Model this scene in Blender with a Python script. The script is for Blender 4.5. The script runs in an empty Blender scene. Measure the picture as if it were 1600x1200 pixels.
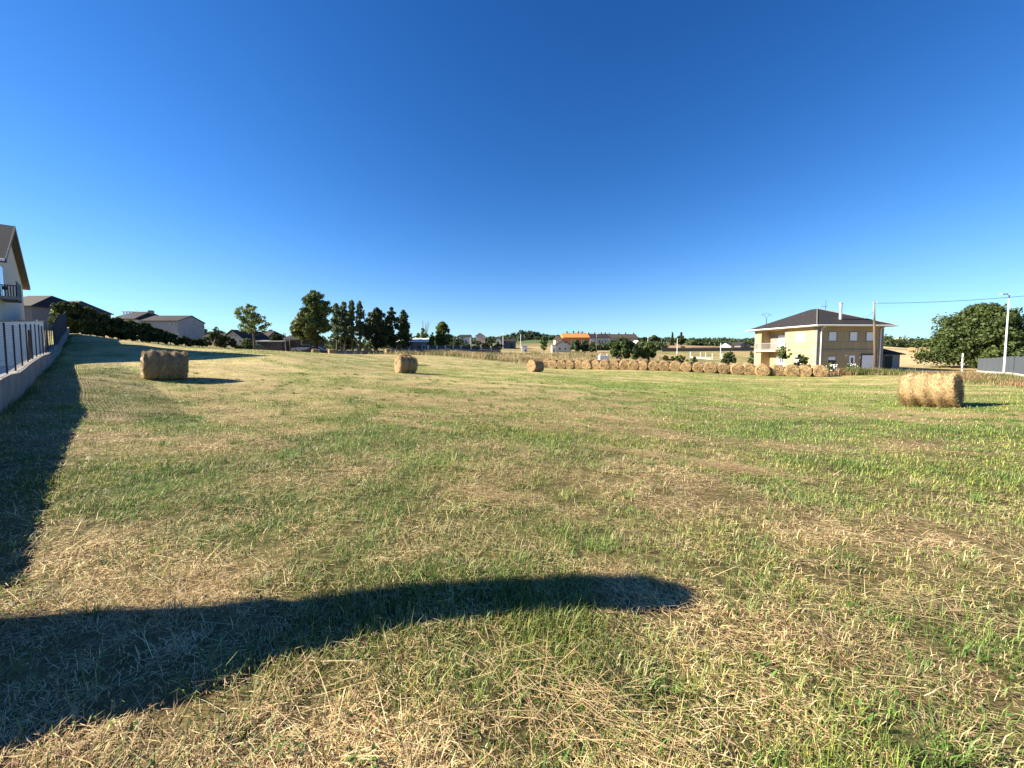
import bpy, math, random
import numpy as np
from mathutils import Vector, Matrix

# ------------------------------------------------------------------ camera, sky, sun
S = bpy.context.scene
COL = S.collection
F, HZ, EYE, P0 = 600.0, 548.0, 1.6, 581.0                      # focal length in photo pixels, horizon row, eye height
PITCH = math.atan((P0 - HZ) / F)
cd = bpy.data.cameras.new('camera'); cam = bpy.data.objects.new('camera', cd); COL.objects.link(cam)
cd.sensor_width = 36; cd.lens = 36 * F / 1600; cd.clip_end = 6000; cd.clip_start = .05
cd.shift_y = -(600 - P0) / 1600; cam.location = (0, 0, EYE); cam.rotation_euler = (math.pi / 2 - PITCH, 0, 0)
S.camera = cam
EL, AZ = math.radians(28), math.radians(-2.0)        # sun: low, from the left
to_sun = Vector((-math.cos(EL) * math.cos(AZ), math.cos(EL) * math.sin(AZ), math.sin(EL)))
w = bpy.data.worlds.new('World'); S.world = w; w.use_nodes = True
nt = w.node_tree; bg = nt.nodes['Background']
sky = nt.nodes.new('ShaderNodeTexSky'); sky.sky_type = 'NISHITA'; sky.sun_disc = False
sky.sun_elevation = EL; sky.sun_rotation = math.atan2(to_sun.x, to_sun.y)
sky.altitude = 600; sky.air_density = 1.0; sky.dust_density = 0.1; sky.ozone_density = 3.0
hs = nt.nodes.new('ShaderNodeHueSaturation'); hs.inputs['Saturation'].default_value = 1.2; tn = nt.nodes.new('ShaderNodeVectorMath'); tn.operation = 'MULTIPLY'; tn.inputs[1].default_value = (1.10, .96, 1.10)
nt.links.new(sky.outputs[0], hs.inputs['Color']); nt.links.new(hs.outputs[0], tn.inputs[0]); 
sp_ = nt.nodes.new('ShaderNodeSeparateXYZ'); cb_ = nt.nodes.new('ShaderNodeCombineXYZ'); nt.links.new(tn.outputs[0], sp_.inputs[0])
for i_, (g_, a_) in enumerate(((1.5, 1.28), (1.29, 1.22), (1.17, 1.09))):      # deepens the blue towards the zenith
    pw = nt.nodes.new('ShaderNodeMath'); pw.operation = 'POWER'; pw.inputs[1].default_value = g_; ml = nt.nodes.new('ShaderNodeMath'); ml.operation = 'MULTIPLY'; ml.inputs[1].default_value = .18
    m2 = nt.nodes.new('ShaderNodeMath'); m2.operation = 'MULTIPLY'; m2.inputs[1].default_value = a_ / .185
    nt.links.new(sp_.outputs[i_], ml.inputs[0]); nt.links.new(ml.outputs[0], pw.inputs[0]); nt.links.new(pw.outputs[0], m2.inputs[0]); q3 = nt.nodes.new('ShaderNodeMath'); q3.operation = 'POWER'; q3.inputs[1].default_value = 1; q4 = nt.nodes.new('ShaderNodeMath'); q4.operation = 'MULTIPLY_ADD'; q4.inputs[1].default_value = (1.3, .42, .14)[i_]; q4.inputs[2].default_value = 1
    q5 = nt.nodes.new('ShaderNodeMath'); q5.operation = 'DIVIDE'; nt.links.new(pw.outputs[0], q3.inputs[0]); nt.links.new(q3.outputs[0], q4.inputs[0]); nt.links.new(m2.outputs[0], q5.inputs[0]); nt.links.new(q4.outputs[0], q5.inputs[1]); nt.links.new(q5.outputs[0], cb_.inputs[i_])
nt.links.new(cb_.outputs[0], bg.inputs[0]); bg.inputs[1].default_value = 0.057
ld = bpy.data.lights.new('sun', 'SUN'); ld.energy = 5.0; ld.angle = math.radians(.5); ld.color = (1, .90, .72)
sun = bpy.data.objects.new('sun', ld); COL.objects.link(sun)
sun.rotation_euler = to_sun.to_track_quat('Z', 'Y').to_euler()
S.view_settings.view_transform = 'Standard'; S.view_settings.look = 'None'
S.view_settings.exposure = 1.7; S.view_settings.gamma = 1
S.cycles.max_bounces = 5; S.cycles.transparent_max_bounces = 4; S.cycles.diffuse_bounces = 3

rng = np.random.default_rng(7); random.seed(7)
def ray(px, py, y):
    """world point seen at photo pixel (px,py) standing y metres ahead"""
    u, v = (px - 800) / F, (P0 - py) / F
    fy, fz = math.cos(PITCH) + v * math.sin(PITCH), -math.sin(PITCH) + v * math.cos(PITCH)
    return (y * u / fy, y, EYE + y * fz / fy)
def X(px, y, py=548): return ray(px, py, y)[0]
def Z(py, y): return ray(800, py, y)[2]

# ------------------------------------------------------------------ terrain surface
ctl = [(0,0,0),(-3,2,0),(3,2,0),(0,5,-.05),(5,1,-.03),(-5,0,0.05),(0,-6,0),(-8,-4,.1),(8,-5,-.1),(3,6,-.2),(8,7,-.35)]
for p in [(0,631,10),(34,603,13.6),(60,581,18),(82,556.5,25),(95,541,32),(105,526,41),
          (160,640,11),(257,594,17.7),(634,583,29),(838,581,41),(868,576,57),(1270,589,41.5),(1453,637,15),(1060,580.5,48),
          (800,600,22),(500,585,22),(400,600,18),(115,560,27),(200,559,27),(289,557,28),(415,555,31.5),(520,560,40),
          (112,520,45),(150,527,47),(200,533,49),(250,538,52),(300,542,56),(400,547,60),(500,552,60),(600,553.5,64),(375,549.5,70),(404,550,70),(343,541.5,68),(493,555.5,73),(519,555,73),(575,555,74),(607,554.5,74),(500,551,86),(475,549.5,79),(445,548.5,79),(632,568,46),(700,551,88),
          (850,550,120),(1000,554,100),(1100,558,100),(930,560,80),(1040,566,75),
          (1040,547,140),(1150,546,140),(1070,541,170),(1120,541,200),(1276,580.5,50),(1384,579,50),(1530,584,43),(1600,596,27),(1571,590,31),(1505,583,45),
          (1430,573,60),(1430,545,190),(1480,548,160),(1380,541,220),(1600,570,60),(1700,600,25),(1600,640,13),(1300,620,20),(1150,620,20),
          (850,541,200),(760,541,200),(960,541,200),(820,530,430),(780,534,400),(900,532,350),(1000,533,400),(1100,535,420),(1300,536,450),(1500,536,450),(1700,540,400),
          (650,543,200),(500,543,200),(300,530,150),(100,505,120),(0,500,100),(600,540,450),(300,532,450),(-200,500,200),(1900,560,150),
          (-100,640,10),(-60,600,20),(60,545,40),(20,548,30)]:
    ctl.append(ray(*p))
for a in range(0, 360, 20):
    for R_ in (700., 1500., 3500.):
        zz = 17 if R_ < 1000 else (30 if R_ < 2000 else 0)
        if not (20 < a < 160): zz *= .3
        ctl.append((R_ * math.cos(math.radians(a)), R_ * math.sin(math.radians(a)), zz))
for a in range(180, 361, 20):
    for R_ in (20., 60., 200.): ctl.append((R_ * math.cos(math.radians(a)), R_ * math.sin(math.radians(a)), 0 if a > 230 and a < 310 else (R_ ** .5 * .2 if a < 230 else -R_ ** .5 * .15)))
ctl = np.array(ctl, float)
def warp(x, y):
    r = np.hypot(x, y) + 1e-9; k = np.arcsinh(r / 12.) / r * 4
    return np.stack([x * k, y * k], -1)
def U(d2): return d2 * np.log(d2 + 1e-9) * .5
cw = warp(ctl[:, 0], ctl[:, 1]); n = len(cw)
K = U(((cw[:, None] - cw[None]) ** 2).sum(-1)) + np.eye(n) * .02
P = np.hstack([np.ones((n, 1)), cw])
A = np.block([[K, P], [P.T, np.zeros((3, 3))]])
sol = np.linalg.solve(A, np.concatenate([ctl[:, 2], np.zeros(3)]))
def gza(x, y):
    x = np.asarray(x, float); y = np.asarray(y, float); sh = x.shape; q = warp(x.ravel(), y.ravel()); out = np.empty(len(q))
    for i in range(0, len(q), 60000):
        c = q[i:i + 60000]
        out[i:i + 60000] = U(((c[:, None] - cw[None]) ** 2).sum(-1)) @ sol[:n] + sol[n] + c @ sol[n + 1:]
    return out.reshape(sh)
def fx(y): return -4.4 - 1.1 * (y - 1.9)
def gz(x, y): return float(gza(np.array([x]), np.array([y]))[0])

# value noise for patches that both the soil sheet and the blades follow
_T = np.random.default_rng(3).random((256, 256))
def vn(x, y):
    xi = np.floor(x).astype(int); yi = np.floor(y).astype(int); fx = x - xi; fy = y - yi
    fx = fx * fx * (3 - 2 * fx); fy = fy * fy * (3 - 2 * fy)
    a = _T[xi & 255, yi & 255]; b = _T[(xi + 1) & 255, yi & 255]; c = _T[xi & 255, (yi + 1) & 255]; d = _T[(xi + 1) & 255, (yi + 1) & 255]
    return (a * (1 - fx) + b * fx) * (1 - fy) + (c * (1 - fx) + d * fx) * fy
def green(x, y):
    u = .86 * x - .51 * y; v = .51 * x + .86 * y         # mowing direction
    g = .52 + np.clip(.011 * (x + 1), -.18, .09) + .10 * np.exp(-((y - 7) / 5) ** 2) - .12 * np.exp(-(y / 2.3) ** 2)
    g = g + .75 * (vn(u * .16 + 5, v * .55) - .5) + .65 * (vn(x * .9 + 40, y * .9) - .5) + .35 * (vn(x * 2.7, y * 2.7 + 9) - .5)
    g = g + .25 * (vn(u * .05 + 3, v * .28 + 8) - .5) - .10 * np.clip((y - 25) / 30, 0, 1)
    g = g + .10 * np.sin(v * 2.3 + 2.2 * vn(u * .12, v * .12) * 3) - .30 * np.clip(vn(u * .22 + 60, v * 1.5 + 20) * 3 - 2.05, 0, 1) + .30 * np.clip(vn(x * 1.6 + 70, y * 1.6) * 3 - 2.0, 0, 1)
    return np.clip(g, 0, 1)

# ------------------------------------------------------------------ materials
def mat(name, color, rough=.8, noise=None, scale=5., bump=0., spec=.2, metal=0., stretch=(1, 1, 1)):
    m = bpy.data.materials.new(name); m.use_nodes = True; t = m.node_tree; b = t.nodes['Principled BSDF']
    b.inputs['Base Color'].default_value = (*color, 1); b.inputs['Roughness'].default_value = rough
    b.inputs['Specular IOR Level'].default_value = spec; b.inputs['Metallic'].default_value = metal
    if noise is not None:
        tc = t.nodes.new('ShaderNodeTexCoord'); mp = t.nodes.new('ShaderNodeMapping'); mp.inputs['Scale'].default_value = stretch
        nz = t.nodes.new('ShaderNodeTexNoise'); nz.inputs['Scale'].default_value = scale; nz.inputs['Detail'].default_value = 6; nz.inputs['Roughness'].default_value = .65
        rp = t.nodes.new('ShaderNodeValToRGB'); rp.color_ramp.elements[0].position = .3; rp.color_ramp.elements[1].position = .7
        rp.color_ramp.elements[0].color = (*noise, 1); rp.color_ramp.elements[1].color = (*color, 1)
        L = t.links.new; L(tc.outputs['Object'], mp.inputs[0]); L(mp.outputs[0], nz.inputs[0]); L(nz.outputs[0], rp.inputs[0]); L(rp.outputs[0], b.inputs['Base Color'])
        if bump:
            bp = t.nodes.new('ShaderNodeBump'); bp.inputs['Strength'].default_value = bump; bp.inputs['Distance'].default_value = .03
            L(nz.outputs[0], bp.inputs['Height']); L(bp.outputs[0], b.inputs['Normal'])
    return m
def leafmat(name, trans=.3, rough=.6, spec=.25):
    m = bpy.data.materials.new(name); m.use_nodes = True; t = m.node_tree; b = t.nodes['Principled BSDF']; L = t.links.new
    at = t.nodes.new('ShaderNodeAttribute'); at.attribute_name = 'Col'
    b.inputs['Roughness'].default_value = rough; b.inputs['Specular IOR Level'].default_value = spec
    L(at.outputs['Color'], b.inputs['Base Color'])
    tr = t.nodes.new('ShaderNodeBsdfTranslucent'); mx = t.nodes.new('ShaderNodeMixShader'); mx.inputs[0].default_value = trans
    L(at.outputs['Color'], tr.inputs[0]); L(b.outputs[0], mx.inputs[1]); L(tr.outputs[0], mx.inputs[2])
    L(mx.outputs[0], t.nodes['Material Output'].inputs[0]); return m
M = dict(
    leaf=leafmat('leaf'), blade=leafmat('blade', .25, .55, .3), straw=leafmat('straw', .12, .6, .25),
    bark=mat('bark', (.16, .12, .09), .9, (.07, .055, .045), 6, .6),
    render_white=mat('white render', (.62, .60, .56), .85, (.5, .48, .45), 1.2),
    render_cream=mat('cream render', (.62, .56, .46), .85, (.54, .48, .39), 1.5),
    white=mat('white paint', (.7, .7, .68), .5, (.6, .6, .59), 3), plastic=mat('white plastic', (.78, .78, .8), .45),
    slate=mat('slate roof', (.048, .043, .042), .8, (.014, .012, .012), 3.2, .8, stretch=(1, 1, 4)),
    slate_brown=mat('brown slate', (.10, .075, .06), .7, (.045, .035, .03), 7, .5),
    stone=mat('grey stone', (.30, .28, .26), .9, (.16, .15, .14), 4, .6),
    block=mat('grey block', (.20, .20, .20), .9, (.12, .12, .125), 5, .3), concrete=mat('concrete', (.28, .265, .25), .9, (.13, .125, .12), 1.3, .6),
    darkwall=mat('dark wall', (.11, .105, .10), .9, (.06, .058, .055), 3),
    wood=mat('weathered wood', (.15, .105, .07), .85, (.08, .055, .04), 9, .6, stretch=(1, 1, .1)),
    black=mat('black iron', (.012, .012, .014), .45), cloth=mat('dark mesh cloth', (.016, .020, .028), .8, (.01, .012, .018), 3),
    glass=mat('dark glass', (.02, .025, .03), .1, spec=.6), metal=mat('galvanised steel', (.55, .55, .55), .4, metal=.6),
    soffit=mat('timber soffit', (.11, .10, .09), .7, (.08, .07, .065), 6), slate_blue=mat('dark slate', (.018, .021, .032), .8, (.010, .012, .018), 3, .6, stretch=(1, 1, 4)), gutter=mat('white gutter', (.72, .72, .70), .5),
    orange=mat('orange brick', (.62, .24, .07), .85, (.50, .17, .05), 3), pink=mat('pink render', (.60, .44, .34), .85),
    yard=mat('pale paving', (.62, .60, .56), .9, (.5, .48, .44), 1.5), asphalt=mat('asphalt', (.24, .22, .20), .9, (.15, .14, .13), 3),
    car_silver=mat('silver paint', (.45, .46, .48), .3, spec=.6, metal=.3), car_dark=mat('dark paint', (.02, .025, .04), .25, spec=.6), rubber=mat('rubber', (.02, .02, .02), .8),
    flower=mat('white petals', (.8, .78, .78), .7), fencegrey=mat('grey panel', (.10, .115, .135), .6, (.06, .07, .085), 3, 0, stretch=(6, 6, .1)))
# house cladding: yellow stone tiles with joints
def tilemat(name, c1, c2, mortar, sc, bw=.5, rh=.25, ms=.02):
    m = bpy.data.materials.new(name); m.use_nodes = True; t = m.node_tree; b = t.nodes['Principled BSDF']; L = t.links.new
    tc = t.nodes.new('ShaderNodeTexCoord'); mp = t.nodes.new('ShaderNodeMapping'); sp = t.nodes.new('ShaderNodeSeparateXYZ'); cb = t.nodes.new('ShaderNodeCombineXYZ')
    ad = t.nodes.new('ShaderNodeMath'); ad.operation = 'ADD'
    L(tc.outputs['Object'], sp.inputs[0]); L(sp.outputs[0], ad.inputs[0]); L(sp.outputs[1], ad.inputs[1]); L(ad.outputs[0], cb.inputs[0]); L(sp.outputs[2], cb.inputs[1])
    br = t.nodes.new('ShaderNodeTexBrick'); br.inputs['Scale'].default_value = sc
    br.inputs['Color1'].default_value = (*c1, 1); br.inputs['Color2'].default_value = (*c2, 1); br.inputs['Mortar'].default_value = (*mortar, 1)
    br.inputs['Brick Width'].default_value = bw; br.inputs['Row Height'].default_value = rh; br.inputs['Mortar Size'].default_value = ms
    L(cb.outputs[0], br.inputs[0]); L(br.outputs[0], b.inputs['Base Color']); b.inputs['Roughness'].default_value = .8; return m
M['shed_grey'] = mat('pale grey blockwork', (.36, .36, .38), .9, (.27, .27, .285), 2, .2)
M['tile'] = tilemat('yellow tile cladding', (.385, .295, .16), (.34, .255, .135), (.24, .185, .115), 1., .9, 1.3, .025)
M['blockwork'] = tilemat('block wall', (.30, .29, .28), (.24, .235, .23), (.15, .15, .15), 1., .5, .25, .02)

# soil / stubble sheet
def groundmat():
    m = bpy.data.materials.new('stubble field'); m.use_nodes = True; t = m.node_tree; b = t.nodes['Principled BSDF']; L = t.links.new
    at = t.nodes.new('ShaderNodeAttribute'); at.attribute_name = 'Col'
    tc = t.nodes.new('ShaderNodeTexCoord')
    def nz(s, d, st):
        mp = t.nodes.new('ShaderNodeMapping'); mp.inputs['Scale'].default_value = st; mp.inputs['Rotation'].default_value = (0, 0, .54)
        q = t.nodes.new('ShaderNodeTexNoise'); q.inputs['Scale'].default_value = s; q.inputs['Detail'].default_value = d; q.inputs['Roughness'].default_value = .7
        L(tc.outputs['Object'], mp.inputs[0]); L(mp.outputs[0], q.inputs[0]); return q
    n1 = nz(14, 8, (1, 1, 1)); n2 = nz(1.1, 8, (.45, 1, 1)); n3 = nz(.10, 7, (.5, 1, 1))
    def mul(fac, src, lo, hi):
        mr = t.nodes.new('ShaderNodeMapRange'); mr.inputs[1].default_value = .3; mr.inputs[2].default_value = .7; mr.inputs[3].default_value = lo; mr.inputs[4].default_value = hi
        L(fac.outputs[0], mr.inputs[0]); v = t.nodes.new('ShaderNodeVectorMath'); v.operation = 'SCALE'; L(src, v.inputs[0]); L(mr.outputs[0], v.inputs['Scale']); return v.outputs[0]
    c = mul(n1, at.outputs['Color'], .5, 1.45); c = mul(n2, c, .6, 1.38); c = mul(n3, c, .8, 1.2)
    L(c, b.inputs['Base Color']); b.inputs['Roughness'].default_value = .95; b.inputs['Specular IOR Level'].default_value = .1
    bp = t.nodes.new('ShaderNodeBump'); bp.inputs['Strength'].default_value = .6; bp.inputs['Distance'].default_value = .03
    L(n1.outputs[0], bp.inputs['Height']); L(bp.outputs[0], b.inputs['Normal']); return m
M['ground'] = groundmat()

# ------------------------------------------------------------------ helpers
def link(name, me, parent=None):
    o = bpy.data.objects.new(name, me); COL.objects.link(o)
    if parent is not None: o.parent = parent
    return o
def tag(o, label=None, cat=None, group=None, kind=None):
    if label: o['label'] = label
    if cat: o['category'] = cat
    if group: o['group'] = group
    if kind: o['kind'] = kind
    return o
def thing(name, label, cat, loc, rz=0, group=None):
    o = bpy.data.objects.new(name, None); COL.objects.link(o); o.location = loc; o.rotation_euler = (0, 0, rz); o.empty_display_size = .3
    return tag(o, label, cat, group)
def npmesh(name, V, loops, starts, totals, col=None, smooth=False, mats=()):
    me = bpy.data.meshes.new(name); me.vertices.add(len(V)); me.vertices.foreach_set('co', np.ascontiguousarray(V, dtype=np.float32).ravel())
    me.loops.add(len(loops)); me.loops.foreach_set('vertex_index', loops.astype(np.int32)); me.polygons.add(len(starts))
    me.polygons.foreach_set('loop_start', starts.astype(np.int32)); me.polygons.foreach_set('loop_total', totals.astype(np.int32))
    if col is not None:
        a = me.color_attributes.new('Col', 'FLOAT_COLOR', 'POINT'); a.data.foreach_set('color', np.hstack([col, np.ones((len(col), 1))]).astype(np.float32).ravel())
    me.update(calc_edges=True)
    if smooth: me.polygons.foreach_set('use_smooth', np.ones(len(starts), bool))
    for m in mats: me.materials.append(m)
    return me
class MB:
    def __init__(s): s.v = []; s.f = []
    def poly(s, pts, faces):
        k = len(s.v); s.v += [tuple(p) for p in pts]; s.f += [tuple(i + k for i in f) for f in faces]; return s
    def box(s, c, d, rz=0):
        cx, cy, cz = c; a, b, h = d[0] / 2, d[1] / 2, d[2] / 2; co, si = math.cos(rz), math.sin(rz)
        p = [(cx + x * co - y * si, cy + x * si + y * co, cz + z) for z in (-h, h) for x, y in ((-a, -b), (a, -b), (a, b), (-a, b))]
        return s.poly(p, [(3, 2, 1, 0), (4, 5, 6, 7), (0, 1, 5, 4), (1, 2, 6, 5), (2, 3, 7, 6), (3, 0, 4, 7)])
    def b2(s, x0, x1, y0, y1, z0, z1): return s.box(((x0 + x1) / 2, (y0 + y1) / 2, (z0 + z1) / 2), (abs(x1 - x0), abs(y1 - y0), abs(z1 - z0)))
    def tube(s, pts, rad, n=8, caps=True):
        k = len(s.v); m = len(pts)
        for i, p in enumerate(pts):
            p = Vector(p); a = Vector(pts[max(i - 1, 0)]); b = Vector(pts[min(i + 1, m - 1)]); d = (b - a).normalized()
            u = d.cross(Vector((0, 0, 1)));  u = u.normalized() if u.length > 1e-3 else Vector((1, 0, 0)); v = d.cross(u)
            r = rad[i] if hasattr(rad, '__len__') else rad
            for j in range(n):
                t = 2 * math.pi * j / n; s.v.append(tuple(p + (u * math.cos(t) + v * math.sin(t)) * r))
        for i in range(m - 1):
            for j in range(n): s.f.append((k + i * n + j, k + i * n + (j + 1) % n, k + (i + 1) * n + (j + 1) % n, k + (i + 1) * n + j))
        if caps: s.f.append(tuple(k + j for j in range(n))[::-1]); s.f.append(tuple(k + (m - 1) * n + j for j in range(n)))
        return s
    def build(s, name, m, parent=None, smooth=False, label=None):
        me = bpy.data.meshes.new(name); me.from_pydata(s.v, [], s.f); me.update()
        if smooth: me.polygons.foreach_set('use_smooth', [True] * len(me.polygons))
        me.materials.append(M[m] if isinstance(m, str) else m)
        o = link(name, me, parent)
        if label: o['label'] = label
        return o

# ------------------------------------------------------------------ ground sheet
ang = np.concatenate([np.linspace(math.radians(24), math.radians(156), 520), np.linspace(math.radians(156), math.radians(384), 90)[1:-1]])
rad = np.concatenate([[.0], np.geomspace(.25, 4200, 330)])
Rr, Aa = np.meshgrid(rad, ang, indexing='ij'); gx = Rr * np.cos(Aa); gy = Rr * np.sin(Aa)
gh = gza(gx, gy)
def lerp(a, b, t): return a[None] * (1 - t[:, None]) + b[None] * t[:, None]
def fieldcol(x, y):
    g = green(x, y)
    c = lerp(np.array([.17, .125, .055]), np.array([.075, .085, .03]), g)
    far = np.clip((y - 5) / 18, 0, 1) * np.clip((x + 200) / 50, 0, 1)          # blades thin out: the sheet carries the sward's own colour
    c2 = lerp(np.array([.42, .335, .16]), np.array([.19, .225, .06]), g)
    c = c * (1 - far[:, None]) + c2 * far[:, None]
    r = x / np.maximum(y, 1e-3)
    dry = np.array([.36, .27, .13]); olive = np.array([.20, .19, .075]); gold = np.array([.52, .39, .20]); brown = np.array([.34, .21, .13]); wood = np.array([.06, .08, .03])
    def put(mask, colr, k=1.):
        m = np.clip(mask, 0, 1) * k; c[:] = c * (1 - m[:, None]) + colr[None] * m[:, None]
    fr = y > 0
    n = vn(x * .07, y * .07); n2 = vn(x * .3 + 7, y * .3)
    ybd = np.interp(r, [-1.4, -1.1, -.6, -.2, .08, .12, .8, 1.0, 1.1, 1.3], [46, 48, 62, 74, 66, 60, 43.5, 40, 36, 24])
    beyond = np.clip((y - ybd) / 1.5, 0, 1) * fr
    put(beyond, olive); put(beyond * np.clip((n * .7 + n2 * .5 - .35) * 3, 0, 1), dry)
    put(beyond * (r > .9) * np.clip((y - 62) / 4, 0, 1) * (y < 400), gold)
    put((r > .35) * (r < .6) * (y > 148) * (y < 195), brown)
    put((y > 195) * (r < .6) * np.clip(1 - n * .6, 0, 1), np.array([.14, .125, .06])); put((y > 250) * 1., wood * 1.5)
    return c
gc = fieldcol(gx.ravel(), gy.ravel())
nr, na = gx.shape; V = np.stack([gx, gy, gh], -1).reshape(-1, 3)
ii, jj = np.meshgrid(np.arange(nr - 1), np.arange(na), indexing='ij'); j2 = (jj + 1) % na
q = np.stack([ii * na + jj, (ii + 1) * na + jj, (ii + 1) * na + j2, ii * na + j2], -1).reshape(-1, 4)
me = npmesh('field', V, q.ravel(), np.arange(len(q)) * 4, np.full(len(q), 4), gc, True, [M['ground']])
tag(link('ground', me), kind='structure')

def strip(name, line, width, m, dz=.03):
    mb = MB(); pts = []
    for i, (x, y) in enumerate(line):
        a = Vector(line[max(i - 1, 0)]); b = Vector(line[min(i + 1, len(line) - 1)]); d = (b - a).normalized(); nn = Vector((-d.y, d.x)) * width / 2
        for s_ in (-1, -.5, 0, .5, 1):
            px_, py_ = x + nn.x * s_, y + nn.y * s_; pts.append((px_, py_, gz(px_, py_) + dz))
    fs = [(i * 5 + k, i * 5 + k + 1, i * 5 + k + 6, i * 5 + k + 5) for i in range(len(line) - 1) for k in range(4)]
    return tag(mb.poly(pts, fs).build(name, m, smooth=True), kind='structure')
def resample(pts, step):
    out = []
    for a, b in zip(pts, pts[1:]):
        L_ = math.dist(a, b); k = max(1, int(L_ / step)); out += [(a[0] + (b[0] - a[0]) * i / k, a[1] + (b[1] - a[1]) * i / k) for i in range(k)]
    return out + [pts[-1]]

# ------------------------------------------------------------------ grass blades (nobody could count them)
def blades(px_, py_, pz_, length, width, az, tilt, bend, col, curl=None):
    """one tapering three-segment blade per entry; tilt 0 = upright, pi/2 = lying"""
    n = len(px_); dx, dy = np.cos(az), np.sin(az); sx, sy = -dy, dx
    V = np.empty((n, 5, 3), np.float32); p = np.stack([px_, py_, pz_], -1)
    def pt(t, tt): return np.stack([dx * np.sin(tt), dy * np.sin(tt), np.cos(tt)], -1) * (length * t)[:, None]
    s = np.stack([sx, sy, np.zeros(n)], -1) * (width / 2)[:, None]
    m1 = p + pt(.5, tilt); tip = m1 + pt(.5, np.minimum(tilt + bend, 1.75))
    V[:, 0] = p - s; V[:, 1] = p + s; V[:, 2] = m1 + s * .85; V[:, 3] = m1 - s * .85; V[:, 4] = tip
    i = np.arange(n)[:, None] * 5
    loops = (i + np.array([0, 1, 2, 3, 3, 2, 4])[None]).ravel()
    st = (np.arange(n)[:, None] * 7 + np.array([0, 4])[None]).ravel(); tot = np.tile([4, 3], n)
    C = np.repeat(col[:, None], 5, 1).copy(); C[:, :2] *= .85
    return V.reshape(-1, 3), loops, st, tot, C.reshape(-1, 3)
def scatter(N, r0, r1, power, spread=1.5):
    """polar scatter in front of the camera, denser near by"""
    u = rng.random(N)
    if abs(power - 2) < 1e-6: r = r0 * (r1 / r0) ** u
    else: r = (r0 ** (2 - power) + u * (r1 ** (2 - power) - r0 ** (2 - power))) ** (1 / (2 - power))
    th = math.pi / 2 + (rng.random(N) * 2 - 1) * np.radians(62 + 34 * np.exp(-r / 6))
    return r * np.cos(th), r * np.sin(th), r
def infield(x, y):
    r = x / np.maximum(y, .01)
    ybd = np.interp(r, [-1.4, -1.1, -.6, -.2, .08, .12, .8, 1.0, 1.1, 1.3], [46, 48, 62, 74, 66, 60, 43.5, 40, 36, 24])
    fence = (x < -4.4 - 1.1 * (y - 1.9) + .1)
    return (y < ybd) & ~fence
def pal(cs, k): return np.array(cs)[k]
def mk_grass(name, N, kind):
    x, y, r = scatter(N, .8, 62, 1.80); g = green(x, y); u = rng.random(N); n = N
    fine = vn(x * 6, y * 6 + 30)
    if kind == 'grass': keep = u < np.clip((g - .20) * 1.9, .06, 1) * (.40 + .9 * fine)
    else: keep = u < np.clip(1.15 - g * .95, .18, 1)
    keep &= rng.random(N) < np.clip(vn(x * 5.5 + 3, y * 5.5) * 2.6 - .35, .18, 1)
    keep &= infield(x, y); x, y, r, g = x[keep], y[keep], r[keep], g[keep]; n = len(x); z = gza(x, y)
    wk = np.maximum(1, r / 3.2)                                  # farther blades stand for small tufts
    if kind == 'grass':
        L = (.022 + .055 * rng.random(n) ** 1.5) * (.7 + .7 * g); big = rng.random(n) < .035; L[big] *= 1.9
        L *= np.minimum(wk, 1.7) ** .2; W = (.0022 + .0020 * rng.random(n)) * wk ** .74
        tilt = np.abs(rng.normal(0, .5, n)); bend = rng.random(n) * .9; az = rng.random(n) * 6.283
        cs = [(.085, .15, .025), (.14, .21, .038), (.22, .26, .06), (.32, .31, .09), (.05, .09, .022)]
        k = rng.choice(5, n, p=[.28, .28, .22, .10, .12]); col = pal(cs, k) * (.75 + .5 * rng.random((n, 1)))
        tone = vn(x * 1.3 + 90, y * 1.3)[:, None]; col = col * (.92 + .66 * tone) * np.where(vn(x * .35 + 9, y * .6)[:, None] > .55, np.array([1.12, 1.04, 1]), np.array([.9, 1, 1])); m = 'blade'
    else:
        L = .022 + .075 * rng.random(n) ** 2; lng = rng.random(n) < .035; L[lng] = .15 + .25 * rng.random(lng.sum())
        L *= np.minimum(wk, 1.8) ** .5 * np.where(rng.random(n) < .5, 1, .8); W = (.0016 + .0022 * rng.random(n)) * wk ** .72
        lie = rng.random(n) < np.clip(.60 + .05 * r, .6, .90)
        tilt = np.where(lie, 1.30 + .27 * rng.random(n), np.abs(rng.normal(0, .6, n))); tilt[lng] = 1.42 + .13 * rng.random(lng.sum())
        bend = np.where(lie, .15 * rng.random(n), .7 * rng.random(n)); az = rng.normal(-.6, .85, n) + math.pi * (rng.random(n) < .5)
        z = z + np.where(lie, .004 + .028 * rng.random(n), 0)
        cs = [(.57, .43, .22), (.72, .58, .33), (.38, .245, .125), (.19, .11, .06), (.50, .43, .19)]
        k = rng.choice(5, n, p=[.27, .17, .26, .17, .13]); col = pal(cs, k) * (.75 + .45 * rng.random((n, 1))); tone = vn(x * 2.1 + 33, y * 2.1)[:, None]; col = col * (.84 + .76 * tone); m = 'straw'
    me = npmesh(name, *blades(x, y, z, L, W, az, tilt, bend, col), mats=[M[m]])
    return tag(link(name, me), kind='stuff')
mk_grass('grass', 1050000, 'grass'); mk_grass('straw_litter', 1000000, 'straw')
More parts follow.
